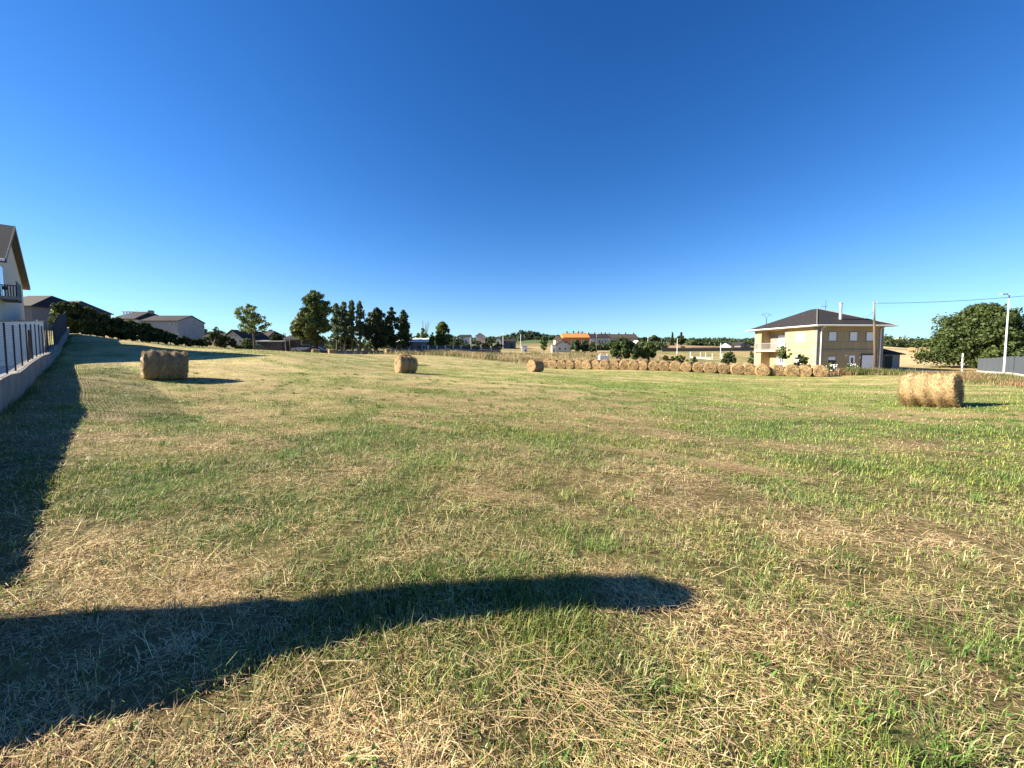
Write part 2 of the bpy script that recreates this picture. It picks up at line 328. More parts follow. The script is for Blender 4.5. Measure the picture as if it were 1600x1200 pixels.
# tufts of longer grass and flat-leaved weeds in the near field
def tufts():
    xs, ys, Ls, Ws, az, ti, be, co = ([] for _ in range(8))
    spots = [ray(px_, py_, 1) for px_, py_ in ()]
    T = [(-2.9, 3.1, .22, 260, 0), (-2.2, 3.3, .18, 160, 0), (-1.5, 2.5, .10, 70, 0), (.55, 1.75, .10, 130, 0), (-.5, 1.7, .09, 70, 0), (2.6, 2.0, .12, 110, 0), (1.9, 3.0, .13, 90, 0), (-1.9, 1.62, .12, 40, 0)]
    for _ in range(900):
        a, b, r = scatter(1, 1.3, 26, 1.4); T.append((float(a[0]), float(b[0]), .04 + .10 * random.random(), random.randint(14, 60), random.random() < .2))
    for tx, ty, tr, cnt, dead in T:
        if not infield(np.array([tx]), np.array([ty]))[0]: continue
        q = rng.normal(0, tr, (cnt, 2)); xs.append(tx + q[:, 0]); ys.append(ty + q[:, 1]); far = max(1, math.hypot(tx, ty) / 4)
        Ls.append((.045 + .085 * rng.random(cnt)) * (1 if dead else 1.1)); Ws.append((.003 + .003 * rng.random(cnt)) * far ** .7)
        az.append(np.arctan2(q[:, 1], q[:, 0]) + rng.normal(0, .6, cnt)); ti.append(.15 + .5 * rng.random(cnt)); be.append(.3 + .8 * rng.random(cnt))
        c = np.array([.42, .35, .19]) if dead else np.array([(.10, .19, .035), (.17, .25, .06), (.20, .27, .08)][random.randrange(3)])
        co.append(c * (.75 + .5 * rng.random((cnt, 1))))
    xs, ys = np.concatenate(xs), np.concatenate(ys)
    me = npmesh('grass_tufts', *blades(xs, ys, gza(xs, ys), np.concatenate(Ls), np.concatenate(Ws), np.concatenate(az), np.concatenate(ti), np.concatenate(be), np.concatenate(co)), mats=[M['blade']])
    tag(link('grass_tufts', me), kind='stuff')
    # broad leaves of small weeds (clover, dock)
    x, y, r = scatter(2600, 1.25, 16, 1.6); cl = rng.integers(0, 420, len(x)); k = infield(x[:420], y[:420])
    cx_, cy_ = x[:420][cl], y[:420][cl]; ok = k[cl]; cx_, cy_ = cx_[ok], cy_[ok]; n_ = len(cx_)
    x = cx_ + rng.normal(0, .045, n_); y = cy_ + rng.normal(0, .045, n_); z = gza(x, y) + .015 + .03 * rng.random(n_)
    col = np.array([.09, .17, .035]) * (.7 + .8 * rng.random((n_, 1)))
    me = npmesh('weed_leaves', *blades(x, y, z, .02 + .03 * rng.random(n_), (.006 + .008 * rng.random(n_)), rng.random(n_) * 6.28, .7 + .7 * rng.random(n_), .4 * rng.random(n_), col), mats=[M['blade']])
    tag(link('weed_leaves', me), kind='stuff')
tufts()
# rough verges of tall dry grass and weeds
def verge(name, pts, N, h0, h1, cols, width=2.5, wb=.02):
    P_ = np.array(resample(pts, .5)); k = rng.integers(0, len(P_), N); x = P_[k, 0] + rng.normal(0, width / 2.2, N); y = P_[k, 1] + rng.normal(0, width / 2.2, N)
    cl = vn(x * .8, y * .8); L = (h0 + (h1 - h0) * rng.random(N)) * (.5 + cl)
    ci = (np.clip(vn(x * .5 + 11, y * .5) * 1.4 - .2 + rng.normal(0, .18, N), 0, .999) * len(cols)).astype(int)
    col = pal(cols, ci) * (.7 + .6 * rng.random((N, 1)))
    me = npmesh(name, *blades(x, y, gza(x, y), L, wb * (.6 + .8 * rng.random(N)), rng.random(N) * 6.28, np.abs(rng.normal(0, .35, N)), .9 * rng.random(N), col), mats=[M['blade']])
    return tag(link(name, me), kind='stuff')
verge('wall_foot_grass', [(fx(y) + .22, y) for y in (2, 6, 12, 20, 30, 42)], 9000, .05, .22, [(.08, .12, .03), (.14, .18, .05), (.30, .27, .12)], .3, .008)
def wads():
    xs, ys, cc = [], [], []; el_ = []
    for px_, py_, rx, ry, n_, dk in [(1165, 738, .30, .18, 900, .8), (1125, 732, .2, .12, 300, .8), (620, 660, .5, .10, 500, 1.1), (680, 672, .5, .08, 420, 1.1), (960, 706, .5, .10, 420, 1.05), (1010, 712, .3, .08, 250, 1.05), (345, 640, .7, .3, 700, 1.1), (400, 690, .6, .12, 500, 1.05),
                                    (650, 648, .8, .12, 500, 1.05), (940, 655, .7, .10, 400, 1.1), (1100, 622, 1.0, .2, 500, 1.1), (330, 625, .9, .25, 600, 1.1), (180, 660, .5, .2, 400, 1.05), (1250, 655, .8, .2, 400, 1.05), (760, 775, .3, .1, 300, 1.), (1480, 960, .25, .1, 260, 1.05), (900, 1110, .25, .12, 300, 1.)]:
        d = Vector(ray(px_, py_, 1)) - Vector((0, 0, EYE)); t = EYE / -d.z
        for _ in range(6): gq = Vector((0, 0, EYE)) + d * t; t = (EYE - gz(gq.x, gq.y)) / -d.z
        a = -.55; q = rng.normal(0, 1, (n_, 2)) * np.array([rx, ry]); xs.append(gq.x + q[:, 0] * math.cos(a) - q[:, 1] * math.sin(a)); ys.append(gq.y + q[:, 0] * math.sin(a) + q[:, 1] * math.cos(a))
        cc.append(np.array([.58, .42, .22]) * dk * (.55 + .6 * rng.random((n_, 1))) if dk != .8 else np.array([.50, .35, .18]) * (.6 + .6 * rng.random((n_, 1))))
    x, y = np.concatenate(xs), np.concatenate(ys); n_ = len(x); far = np.maximum(1, np.hypot(x, y) / 4) ** .7
    me = npmesh('hay_wads', *blades(x, y, gza(x, y) + .01 + .05 * rng.random(n_), .08 + .2 * rng.random(n_), .0035 * far, rng.normal(-.55, .7, n_) + math.pi * (rng.random(n_) < .5), 1.3 + .35 * rng.random(n_), .2 * rng.random(n_), np.concatenate(cc)), mats=[M['straw']])
    tag(link('hay_wads', me), kind='stuff')
wads()
G1 = [(.09, .12, .035), (.14, .15, .05), (.22, .19, .08), (.33, .25, .13), (.26, .15, .08)]
G2 = [(.20, .19, .08), (.30, .25, .12), (.40, .31, .16), (.45, .34, .18)]
def L2(*a): return [(X(px_, y_), y_) for px_, y_ in a]
verge('roadside_weeds', L2((1300, 44), (1350, 43), (1400, 42)), 15000, .35, .85, G1, 1.8, .035)
verge('field_edge_weeds', L2((1400, 41.5), (1460, 38), (1510, 34), (1560, 28), (1600, 25), (1680, 22)), 22000, .2, .55, G1[1:], 2.0, .03)
verge('row_edge_grass', [(5, 60), (20, 50.5), (34, 43.5)], 14000, .2, .5, G1, 1.5, .04)
verge('dry_meadow_grass', [(-22, 76), (-14, 78), (-4, 74), (6, 70), (14, 66)], 26000, .4, .95, G2, 7, .06)
verge('dry_meadow_grass', [(-18, 84), (-4, 88), (10, 92), (26, 88)], 22000, .4, .8, G2, 10, .08)

# ------------------------------------------------------------------ trees
def crown_mesh(name, clumps, nleaf, size, c0, c1, seed, droop=0., flat=1.):
    """clumps: (x,y,z,r). Many leaf-sized faces spread through every clump"""
    r_ = np.random.default_rng(seed); cl = np.array(clumps); w_ = cl[:, 3] ** 2; k = r_.choice(len(cl), nleaf, p=w_ / w_.sum())
    d = r_.normal(0, 1, (nleaf, 3)); d /= np.linalg.norm(d, axis=1)[:, None]; rr = r_.random(nleaf) ** .45 * (1 + .18 * r_.normal(0, 1, nleaf))
    p = cl[k, :3] + d * (rr * cl[k, 3])[:, None] * np.array([1, 1, .85 * flat])
    p[:, 2] -= droop * r_.random(nleaf)
    nrm = d + r_.normal(0, .75, (nleaf, 3)); nrm /= np.linalg.norm(nrm, axis=1)[:, None]
    t = np.cross(nrm, r_.normal(0, 1, (nleaf, 3))); t /= np.linalg.norm(t, axis=1)[:, None] + 1e-9; b = np.cross(nrm, t)
    s = size * (.55 + .9 * r_.random(nleaf)); a = (t * s[:, None]) * .5; b = (b * s[:, None]) * .34
    V = np.stack([p - a, p - a * .1 - b, p + a, p - a * .1 + b], 1).reshape(-1, 3)
    tone = (r_.random(len(cl)) * .55 + .2)[k] + r_.normal(0, .2, nleaf); tone = np.clip(tone, 0, 1)[:, None]
    col = np.array(c0) * (1 - tone) + np.array(c1) * tone; col = np.repeat(col, 4, 0)
    q = np.arange(nleaf * 4)
    return npmesh(name, V, q, np.arange(nleaf) * 4, np.full(nleaf, 4), col, False, [M['leaf']])
PROF = dict(round=lambda t: math.sqrt(max(0, 1 - (2 * t - 1) ** 2)) * .95 + .05, dome=lambda t: math.sqrt(max(0, 1 - t ** 2.4)) * .9 + .1,
            full=lambda t: (math.sqrt(max(0, 1 - (2 * t - .85) ** 2 * .85)) * .72 + .16) if t > .12 else .45 + 2 * t, column=lambda t: (min(1, t * 5) * (1 - t ** 3) * .75 + .25), cone=lambda t: (1 - t) * .95 + .05, egg=lambda t: math.sin(math.pi * min(1, t ** .8 * .96 + .04)) * .95 + .08,
            spread=lambda t: math.sin(math.pi * (.12 + .85 * t)) ** .7)
DG = ((.022, .036, .013), (.085, .115, .032)); MG = ((.045, .075, .02), (.16, .205, .055)); LG = ((.09, .135, .04), (.26, .31, .11)); BG = ((.035, .06, .03), (.12, .155, .075))
def tree(name, label, px_, y, top, bot, wpx, prof='round', pal_=MG, group=None, base=None, nleaf=5000, size=.35, K_=46, lean=0, trunk_r=None, cat='tree', rcf=.25, gap=0., part=True, seed=None):
    """tree standing at photo column px_, y metres ahead; crown between rows top and bot, wpx columns wide"""
    sd = seed or int(px_ * 7 + y); rr = random.Random(sd); x = X(px_, y); zb = gz(x, y) if base is None else base
    zt, z0 = Z(top, y) - zb, max(Z(bot, y) - zb, .15); W_ = wpx / F * y / 2; H = zt - z0
    root = thing(name, label, cat, (x, y, zb), 0, group)
    cl = []; f = PROF[prof]
    rc = max(min(W_, H / 2) * (.32 if prof == 'column' else rcf), .12)
    while len(cl) < K_:
        t = rr.random(); R_ = f(t) * W_ * (.62 + .6 * rr.random()); a = rr.random() * 6.283; q = rr.random() ** (.5 + gap)
        r1 = rc * (.6 + .75 * rr.random()) * (.55 + .45 * f(t))
        rad_ = max(0, R_ - r1) * q
        cl.append((rad_ * math.cos(a) + lean * t * H, rad_ * math.sin(a), z0 + r1 * .7 + t * (H - r1 * 1.5), r1))
    link('crown', crown_mesh('crown', cl, nleaf, size, *pal_, sd), root)
    tr = trunk_r or max(.06, H * .022 + .03); mb = MB()
    cz = z0 + H * .55; mb.tube([(0, 0, -.15), (lean * H * .05, 0, z0 * .5), (lean * H * .2, .0, z0 + .1 * H), (lean * H * .5, 0, cz), (lean * H * .8, 0, z0 + H * .88)], [tr * 1.3, tr, tr * .8, tr * .5, tr * .12], 7)
    for c in rr.sample(cl, min(len(cl), 14)):
        zz = min(c[2] * .75, z0 + H * .1 + rr.random() * (c[2] - z0) * .5 + .05); lx = lean * max(0, zz - z0) 
        mb.tube([(lx, 0, zz), (lx * .5 + c[0] * .5, c[1] * .5, zz * .45 + c[2] * .55), c[:3]], [tr * .42, tr * .25, tr * .08], 5)
    mb.build('trunk', 'bark', root, True)
    return root

# left band of dark shrubs up the slope
SH = 'dark shrubs along the top of the slope'
for i, (p, y, t, b, w_, lab) in enumerate([
        (104, 47, 470, 519, 32, 'tallest dark shrub beside the end of the slatted fence'), (122, 48, 471, 523, 34, 'dark tall shrub with a knobbly top, second from the fence end'),
        (143, 49, 479, 527, 34, 'dark shrub with a leaning top on the slope, third from the fence end'), (164, 50, 489, 530, 34, 'dark shrub under the roof with the television aerial, fourth from the fence end'),
        (186, 51, 496, 533, 36, 'broad dark shrub in front of the hipped roofed house, fifth from the fence end'), (208, 52, 500, 535, 36, 'dark shrub below the white porch posts, sixth from the fence end'),
        (229, 53, 504, 537, 34, 'dark shrub in front of the pale shed side wall, seventh from the fence end'), (248, 54, 512, 539, 32, 'dark shrub in front of the shed corner, eighth from the fence end'),
        (267, 55, 521, 541, 30, 'low dark shrub below the brown shed gable, last of the dense band'), (290, 56, 527, 543, 26, 'small green shrub at the foot of the shed gable'), (312, 57, 529, 544, 26, 'small dark shrub just right of the shed')]):
    tree('shrub', lab, p, y, t, b + 12, w_ * 1.35, 'dome', DG, SH, nleaf=8000, size=.26, K_=60, cat='shrub')
tree('shrub', 'thin twiggy shrub rising over low roofs left of the leaning tree', 338, 66, 516, 546, 36, 'dome', DG, nleaf=1500, size=.28, K_=30, cat='shrub')
tree('shrub', 'dark green shrub below the white gabled house', 352, 68, 524, 547, 40, 'dome', DG, nleaf=3200, size=.3, cat='shrub')
tree('shrub', 'dark shrub behind the foot of the leaning tree', 388, 70, 528, 549, 34, 'dome', MG, nleaf=2600, size=.3, cat='shrub')
tree('broadleaf_tree', 'light green airy tree with a slender leaning trunk on the field edge', 398, 62, 474, 521, 70, 'spread', LG, nleaf=4600, size=.27, K_=75, rcf=.20, lean=-.16, gap=.1, trunk_r=.16)
tree('round_tree', 'small dark round tree behind the grey garage wall', 431, 78, 519, 542, 22, 'round', DG, nleaf=2400, size=.34)
tree('broadleaf_tree', 'tallest broad green tree standing over the parked cars', 492, 76, 452, 541, 72, 'full', ((.045, .07, .02), (.17, .20, .055)), nleaf=19000, size=.42, K_=110, rcf=.19, trunk_r=.35)
tree('broadleaf_tree', 'low spreading green branch crown left of the tallest tree', 472, 77, 492, 532, 42, 'round', ((.045, .07, .02), (.17, .20, .055)), nleaf=5000, size=.38)
PG = 'slender airy trees behind the boundary wall'
for p, t, w_, lab in [(527, 473, 27, 'slender airy tree touching the tallest broad tree'), (539, 470, 26, 'slender pale green airy tree, second right of the tallest tree'),
                      (551, 468, 22, 'narrow airy tree with a bare lower stem, third right of the tallest tree'), (563, 469, 22, 'narrow airy tree next to the dark round crown')]:
    tree('poplar_tree', lab, p, 84, t, 532, w_, 'column', ((.06, .09, .045), (.19, .235, .11)), PG, nleaf=4600, size=.36, K_=95, gap=.25)
tree('shrub', 'low bush behind the wall below the airy trees', 540, 86, 520, 546, 36, 'dome', DG, nleaf=2400, size=.4, cat='shrub')
tree('round_tree', 'large very dark round tree behind the boundary wall', 589, 80, 480, 545, 52, 'full', ((.018, .026, .012), (.075, .09, .03)), nleaf=13000, size=.40, K_=80)
tree('poplar_tree', 'dark columnar tree right behind the large dark round tree', 613, 82, 479, 545, 34, 'full', DG, nleaf=9000, size=.40, K_=80, rcf=.2)
tree('poplar_tree', 'dark columnar tree with two pointed tops over the low white roof', 631, 84, 484, 543, 28, 'column', DG, nleaf=7000, size=.38, K_=95)
tree('broadleaf_tree', 'sparse half bare tree with dry upright twigs over the shed', 661, 88, 512, 541, 26, 'dome', MG, nleaf=1500, size=.4, K_=26)
mb = MB()
r0 = thing('dead_tree', 'bare grey upright twigs rising above the low sheds', 'dead tree', (X(663, 89), 89, gz(X(663, 89), 89)))
for i in range(16):
    a = random.random() * 6.28; h = 4.5 + 3.2 * random.random(); s_ = random.uniform(.3, 1.3)
    mb.tube([(0, 0, 0), (math.cos(a) * s_ * .5, math.sin(a) * .4, h * .6), (math.cos(a) * s_, math.sin(a) * .8, h)], [.09, .05, .02], 4)
mb.build('trunk', 'bark', r0)
tree('round_tree', 'rounded green tree behind the wall, right of the bare twigs', 692, 86, 502, 544, 36, 'round', MG, nleaf=9000, size=.4, K_=60)
tree('shrub', 'small olive bush between the bare twigs and the rounded tree', 676, 84, 520, 544, 14, 'dome', MG, nleaf=1600, size=.38, cat='shrub')
GB = 'grey green bushes behind the pierced wall'
for i, (p, t, w_, lab) in enumerate([(712, 533, 22, 'grey green bush below the far white house'), (730, 534, 22, 'grey green bush, second from the rounded tree'), (748, 531, 24, 'pale grey green bush in the middle of the wall'),
        (764, 531, 22, 'grey green bush near the end of the wall'), (778, 534, 22, 'dark bush closing the right end of the wall')]):
    tree('shrub', lab, p, 98, t, 547, w_, 'dome', BG if i < 4 else DG, GB, nleaf=1800, size=.42, K_=26, cat='shrub')
# middle distance
tree('round_tree', 'broad round dark green tree behind the bale row', 971, 73, 527, 562, 54, 'round', ((.025, .045, .014), (.085, .125, .035)), nleaf=11000, size=.34, K_=80)
tree('broadleaf_tree', 'loose green tree right of the broad round tree behind the bale row', 1014, 73, 533, 562, 38, 'egg', MG, nleaf=5600, size=.33, K_=50, gap=.05)
tree('broadleaf_tree', 'small green tree leaning between the two trees behind the bale row', 993, 76, 545, 564, 20, 'round', MG, nleaf=1500, size=.3)
tree('shrub', 'small rounded bush with a bare stem behind the bale row', 1040, 72, 555, 565, 12, 'round', MG, nleaf=900, size=.28, cat='shrub')
tree('shrub', 'low grey green bush below the thin lamp pole', 1062, 72, 555, 569, 32, 'dome', MG, nleaf=2400, size=.28, cat='shrub')
tree('shrub', 'little bush left of the pale fence gate posts', 1085, 74, 557, 569, 12, 'dome', MG, nleaf=800, size=.28, cat='shrub')
tree('shrub', 'dense dark green hedge bush right of the pale fence posts', 1139, 70, 549, 571, 26, 'dome', DG, nleaf=3600, size=.28, cat='shrub')
tree('shrub', 'dark shrub standing against the left side of the yellow house', 1174, 66, 549, 575, 13, 'dome', MG, nleaf=1400, size=.25, cat='shrub')
tree('conifer_tree', 'left one of two dark conical trees on the far field edge', 1050, 190, 519, 541, 10, 'cone', DG, nleaf=1800, size=.7, K_=40)
tree('conifer_tree', 'right and wider one of two dark conical trees on the far field edge', 1064, 190, 519, 541, 14, 'egg', DG, nleaf=2600, size=.7, K_=40)
tree('broadleaf_tree', 'dark tree clump right of the white gabled barn on the skyline', 1021, 185, 524, 541, 26, 'dome', DG, nleaf=2200, size=.8)
tree('broadleaf_tree', 'far dark rounded tree above the loose green tree', 1007, 190, 526, 541, 16, 'dome', DG, nleaf=1200, size=.8)
tree('broadleaf_tree', 'tall yellow green tree left of the far white house', 850, 125, 524, 547, 16, 'egg', MG, nleaf=2600, size=.5)
tree('broadleaf_tree', 'dark green tree right against the far white house', 899, 117, 530, 549, 22, 'dome', BG, nleaf=2600, size=.5)
tree('broadleaf_tree', 'silvery dark tree below the orange building', 914, 118, 531, 549, 22, 'dome', BG, nleaf=2600, size=.5)
tree('shrub', 'dark hedge bush at the foot of the orange building', 926, 116, 537, 550, 16, 'dome', DG, nleaf=1500, size=.5, cat='shrub')
tree('shrub', 'small brownish bush on the far brown field', 1067, 150, 541, 547, 8, 'dome', MG, nleaf=400, size=.5, cat='shrub')
# by the yellow house
tree('broadleaf_tree', 'small fruit tree with a bare stem in front of the yellow house', 1223, 46.5, 540, 561, 30, 'spread', MG, nleaf=2000, size=.17, K_=34, gap=.1, trunk_r=.07)
tree('shrub', 'leafy bush between the small fruit tree and the house corner', 1253, 46.5, 553, 578, 32, 'round', MG, nleaf=2000, size=.17, K_=34, cat='shrub')
tree('broadleaf_tree', 'huge dark bushy tree beside the lamp post on the right', 1532, 55, 473, 584, 150, 'dome', ((.025, .045, .015), (.11, .145, .038)), nleaf=46000, size=.36, K_=200, rcf=.3, trunk_r=.4)

# far woods
def wood(name, spots, size, c0, c1, seed, nl=70):
    r_ = random.Random(seed); cl = []
    for x, y, h, w_ in spots:
        zb = gz(x, y)
        for k in range(5): 
            t = (k + .5) / 5; cl.append((x + r_.uniform(-.3, .3) * w_, y, zb + h * (.12 + .8 * t), w_ * (1.05 - .75 * t) * .62))
    me = crown_mesh(name, cl, nl * len(spots), size, c0, c1, seed); tag(link(name, me), kind='stuff')
sp = []
for i in range(230):
    px_ = random.uniform(735, 900); y = random.uniform(360, 440); bump = math.exp(-((px_ - 822) / 30) ** 2)
    x = X(px_, y); zb = gz(x, y); sp.append((x, y, max(4, (Z(529 - 15 * bump - 3 * math.exp(-((px_ - 770) / 14) ** 2), y) - zb) * random.uniform(.55, 1.05)), random.uniform(3.5, 7)))
wood('hill_wood', sp, 1.9, (.030, .050, .026), (.075, .105, .05), 5, 130)
sp = []
for i in range(900):
    px_ = random.uniform(690, 1680); y = random.uniform(330, 420); x = X(px_, y); zb = gz(x, y)
    sp.append((x, y, max(3, (Z(random.uniform(526.5, 536), y) - zb)), random.uniform(3, 7)))
wood('far_tree_line', sp, 1.7, (.035, .052, .028), (.085, .11, .055), 6, 90)
sp = []
for i in range(150):
    px_ = random.uniform(1376, 1640); y = random.uniform(205, 250); x = X(px_, y); sp.append((x, y, random.uniform(4, 7.5) + (2 if px_ > 1480 else 0), random.uniform(2.5, 4.5)))
wood('hedge_wood', sp, 1.0, (.030, .05, .02), (.085, .12, .04), 8, 160)
sp = []
for i in range(60):
    px_ = random.uniform(1075, 1175); y = random.uniform(196, 215); x = X(px_, y); sp.append((x, y, random.uniform(2, 4.5), random.uniform(2, 3.5)))
wood('hedge_wood', sp, .9, (.03, .055, .02), (.09, .13, .045), 9, 110)
sp = []
for i in range(140):
    px_ = random.uniform(300, 720); y = random.uniform(130, 190); x = X(px_, y); sp.append((x, y, random.uniform(3, 6.), random.uniform(2.5, 4.5)))
wood('far_tree_line', sp, 1.1, (.03, .045, .02), (.085, .11, .04), 10, 90)

sp = []
for i in range(90):
    px_ = random.uniform(924, 1040); y = random.uniform(138, 156); x = X(px_, y); zb = gz(x, y); sp.append((x, y, max(1.5, Z(random.uniform(532, 539), y) - zb), random.uniform(1.5, 3)))
wood('scrub', sp, .7, (.04, .06, .025), (.14, .16, .07), 12, 120)
# ------------------------------------------------------------------ houses
def window(root, u, v, z0, z1, face, m='glass', frame='white', dep=.06):
    """face: function (u, depth_out, z) -> local xyz along a facade; a frame with its pane proud of the wall"""
    fr = MB(); t = .07
    def bx(mb, a0, a1, q0, q1, d0, d1):
        pts = [face(a, d, q) for q in (q0, q1) for a, d in ((a0, d1), (a1, d1), (a1, d0), (a0, d0))]
        mb.poly(pts, [(3, 2, 1, 0), (4, 5, 6, 7), (0, 1, 5, 4), (1, 2, 6, 5), (2, 3, 7, 6), (3, 0, 4, 7)])
    bx(fr, u, u + t, z0, z1, -.02, dep); bx(fr, v - t, v, z0, z1, -.02, dep); bx(fr, u + t, v - t, z0, z0 + t, -.02, dep); bx(fr, u + t, v - t, z1 - t, z1, -.02, dep)
    o = fr.build('window', frame, root); pn = MB(); bx(pn, u + t, v - t, z0 + t, z1 - t, -.02, dep * .4); pn.build('pane', m, o); return o
def house(name, label, cat, pxa, pxb, y, pytop, pyeave, depth, wall='render_white', roof='slate', ridge='x', rz=0, wins=(), base=None, group=None, hip=0., over=.4, chim=(), door=None):
    xa, xb = X(pxa, y), X(pxb, y); W_ = xb - xa; xm = (xa + xb) / 2
    zb = min(gz(xa, y), gz(xb, y)) - .3 if base is None else base; He = Z(pyeave, y) - zb; Ht = Z(pytop, y + (depth / 2 if ridge == 'x' else 0)) - zb
    root = thing(name, label, cat, (xm, y, zb), rz, group); a = W_ / 2
    mb = MB(); mb.b2(-a, a, 0, depth, 0, He)
    if ridge == 'y': mb.poly([(-a, 0, He), (a, 0, He), (0, 0, Ht - .1), (-a, depth, He), (a, depth, He), (0, depth, Ht - .1)], [(0, 1, 2), (4, 3, 5)])
    elif not hip: mb.poly([(-a, 0, He), (-a, depth, He), (-a, depth / 2, Ht - .1), (a, 0, He), (a, depth, He), (a, depth / 2, Ht - .1)], [(1, 0, 2), (3, 4, 5)])
    mb.build('wall', wall, root)
    mb = MB(); o_ = over; t = .14; sl = (Ht - He) / (depth / 2 if ridge == 'x' else a); dz = sl * o_
    if ridge == 'x':
        h_ = hip * a; A_ = [(-a - o_, -o_, He - dz), (a + o_, -o_, He - dz), (a + o_ - (h_ if hip else 0), depth / 2, Ht), (-a - o_ + (h_ if hip else 0), depth / 2, Ht), (-a - o_, depth + o_, He - dz), (a + o_, depth + o_, He - dz)]
        B_ = [(x, yy, z - t) for x, yy, z in A_]
        mb.poly(A_ + B_, [(0, 1, 2, 3), (3, 2, 5, 4), (0, 3, 4), (1, 5, 2), (7, 6, 9, 8), (8, 9, 10, 11), (0, 6, 7, 1), (4, 5, 11, 10), (6, 10, 9), (7, 8, 11), (0, 4, 10, 6), (1, 7, 11, 5)] if hip else
                [(0, 1, 2, 3), (3, 2, 5, 4), (7, 6, 9, 8), (8, 9, 10, 11), (0, 6, 7, 1), (4, 5, 11, 10), (0, 3, 9, 6), (3, 4, 10, 9), (1, 7, 8, 2), (2, 8, 11, 5)])
    else:
        A_ = [(-a - o_, -o_, He - dz), (0, -o_, Ht), (a + o_, -o_, He - dz), (-a - o_, depth + o_, He - dz), (0, depth + o_, Ht), (a + o_, depth + o_, He - dz)]
        B_ = [(x, yy, z - t) for x, yy, z in A_]
        mb.poly(A_ + B_, [(0, 1, 4, 3), (1, 2, 5, 4), (6, 9, 10, 7), (7, 10, 11, 8), (0, 6, 7, 1), (1, 7, 8, 2), (3, 4, 10, 9), (4, 5, 11, 10), (0, 3, 9, 6), (2, 8, 11, 5)])
    rf = mb.build('roof', roof, root)
    for cu, ch in chim: MB().b2(cu * a - .3, cu * a + .3, depth * .45, depth * .55, Ht - .5, Ht + ch).build('chimney', 'stone', rf)
    face = lambda u, d, z: (-a + u, -d, z)
    for u0, u1, q0, q1 in wins: window(root, u0 * W_, u1 * W_, q0 * He, q1 * He, face)
    if door:
        u0, u1, q1 = door; mb = MB(); mb.b2(-a + u0 * W_, -a + u1 * W_, -.05, .02, 0, q1); mb.build('door', 'darkwall', root)
    return root

# far village
house('house', 'grey house with a dark roof close behind the slatted fence', 'house', -22, 54, 62, 462, 476, 9, 'block', 'slate', 'x', hip=.6, wins=[(.2, .32, .55, .8), (.6, .72, .55, .8)])
house('house', 'hip roofed grey house half hidden by the tall shrubs at the fence end', 'house', 62, 108, 82, 470, 483, 9, 'block', 'slate_brown', 'x', hip=.7, wins=[(.3, .4, .5, .75)])
hc = house('house', 'house with a flat topped hipped roof and white porch posts above the shrubs', 'house', 176, 212, 80, 487, 497, 9, 'render_cream', 'slate', 'x', hip=.5, chim=[(.75, .25)])
mb = MB()
for k in (-.1, .5, 1.1, 1.7): mb.b2(1.6 + k, 1.75 + k, -1.3, -1.15, 3.6, Z(488.5, 80) - hc.location.z)
mb.b2(1.3, 3.7, -1.4, -.4, Z(488.5, 80) - hc.location.z + .01, Z(488.5, 80) - hc.location.z + .12); mb.build('porch', 'white', hc)
aer = MB(); aer.tube([(-1.6, 4.5, 6), (-1.6, 4.5, Z(481, 80) - hc.location.z)], .04, 5).tube([(-2.2, 4.5, Z(482.5, 80) - hc.location.z), (-1.0, 4.5, Z(482, 80) - hc.location.z)], .03, 4); aer.build('television_aerial', 'metal', hc)
house('barn', 'long shed with pale side wall and brown gable above the shrubs', 'shed', 222, 280, 70, 493, 500.5, 6, 'shed_grey', 'slate', 'x', wins=[(.78, .9, .75, .85)], over=.15)
house('house', 'low house with a dark roof between the shed and the leaning tree', 'house', 314, 346, 92, 521, 528, 7, 'render_white', 'slate', 'x', door=(.4, .5, 2))
house('house', 'pale gabled house with two small attic windows behind the leaning tree', 'house', 352, 380, 86, 515, 526, 9, 'render_white', 'slate', 'y', over=.6, wins=[(.36, .44, .99, 1.13), (.58, .66, .99, 1.13), (.2, .35, .3, .6)])
house('house', 'brown roofed house just right of the leaning tree', 'house', 392, 419, 96, 517, 525, 8, 'render_cream', 'slate_brown', 'x', hip=.5, chim=[(.2, .3)])
house('garage', 'long low dark garage wall with a flat light edged roof', 'garage', 402, 441, 76, 531.5, 533, 5, 'darkwall', 'concrete', 'x', door=(.3, .45, 2.1))
house('barn', 'dark grey barn between the garage and the parked cars', 'barn', 442, 482, 84, 524, 530, 7, 'darkwall', 'slate', 'x', wins=[(.3, .4, .5, .8)], chim=[(-.7, .8)])
house('bungalow', 'low building under a pale roof edge behind the boundary wall', 'house', 612, 645, 86, 529.5, 533, 6, 'block', 'gutter', 'x', wins=[(.1, .25, .45, .8), (.45, .6, .45, .8), (.75, .9, .45, .8)])
house('shed', 'small grey shed with light sloping roof below the bare twigs', 'shed', 645, 668, 84, 528.5, 532.5, 5, 'block', 'gutter', 'x', door=(.3, .55, 2.1), wins=[(.65, .85, .4, .7)])
house('house', 'far white house among trees at the left end of the skyline village', 'house', 718, 733, 150, 523, 526, 8, 'white', 'slate', 'x', wins=[(.3, .42, .5, .75), (.6, .72, .5, .75)])
house('house', 'far house with a dark pitched roof above the grey green bushes', 'house', 744, 756, 160, 520, 524, 7, 'pink', 'slate', 'y')
house('house', 'far narrow white gabled house below the wooded hill', 'house', 775, 783, 150, 527, 531, 9, 'white', 'slate', 'y', wins=[(.4, .6, .5, .7)])
house('barn', 'far low grey barn below the wooded hill', 'barn', 784, 806, 158, 530, 533, 7, 'block', 'slate', 'x', door=(.6, .8, 2.4))
house('hut', 'small white block hut in the dry meadow', 'hut', 815.5, 824, 118, 538.8, 540, 2.6, 'white', 'concrete', 'x', over=.1, door=(.55, .8, 1.2))
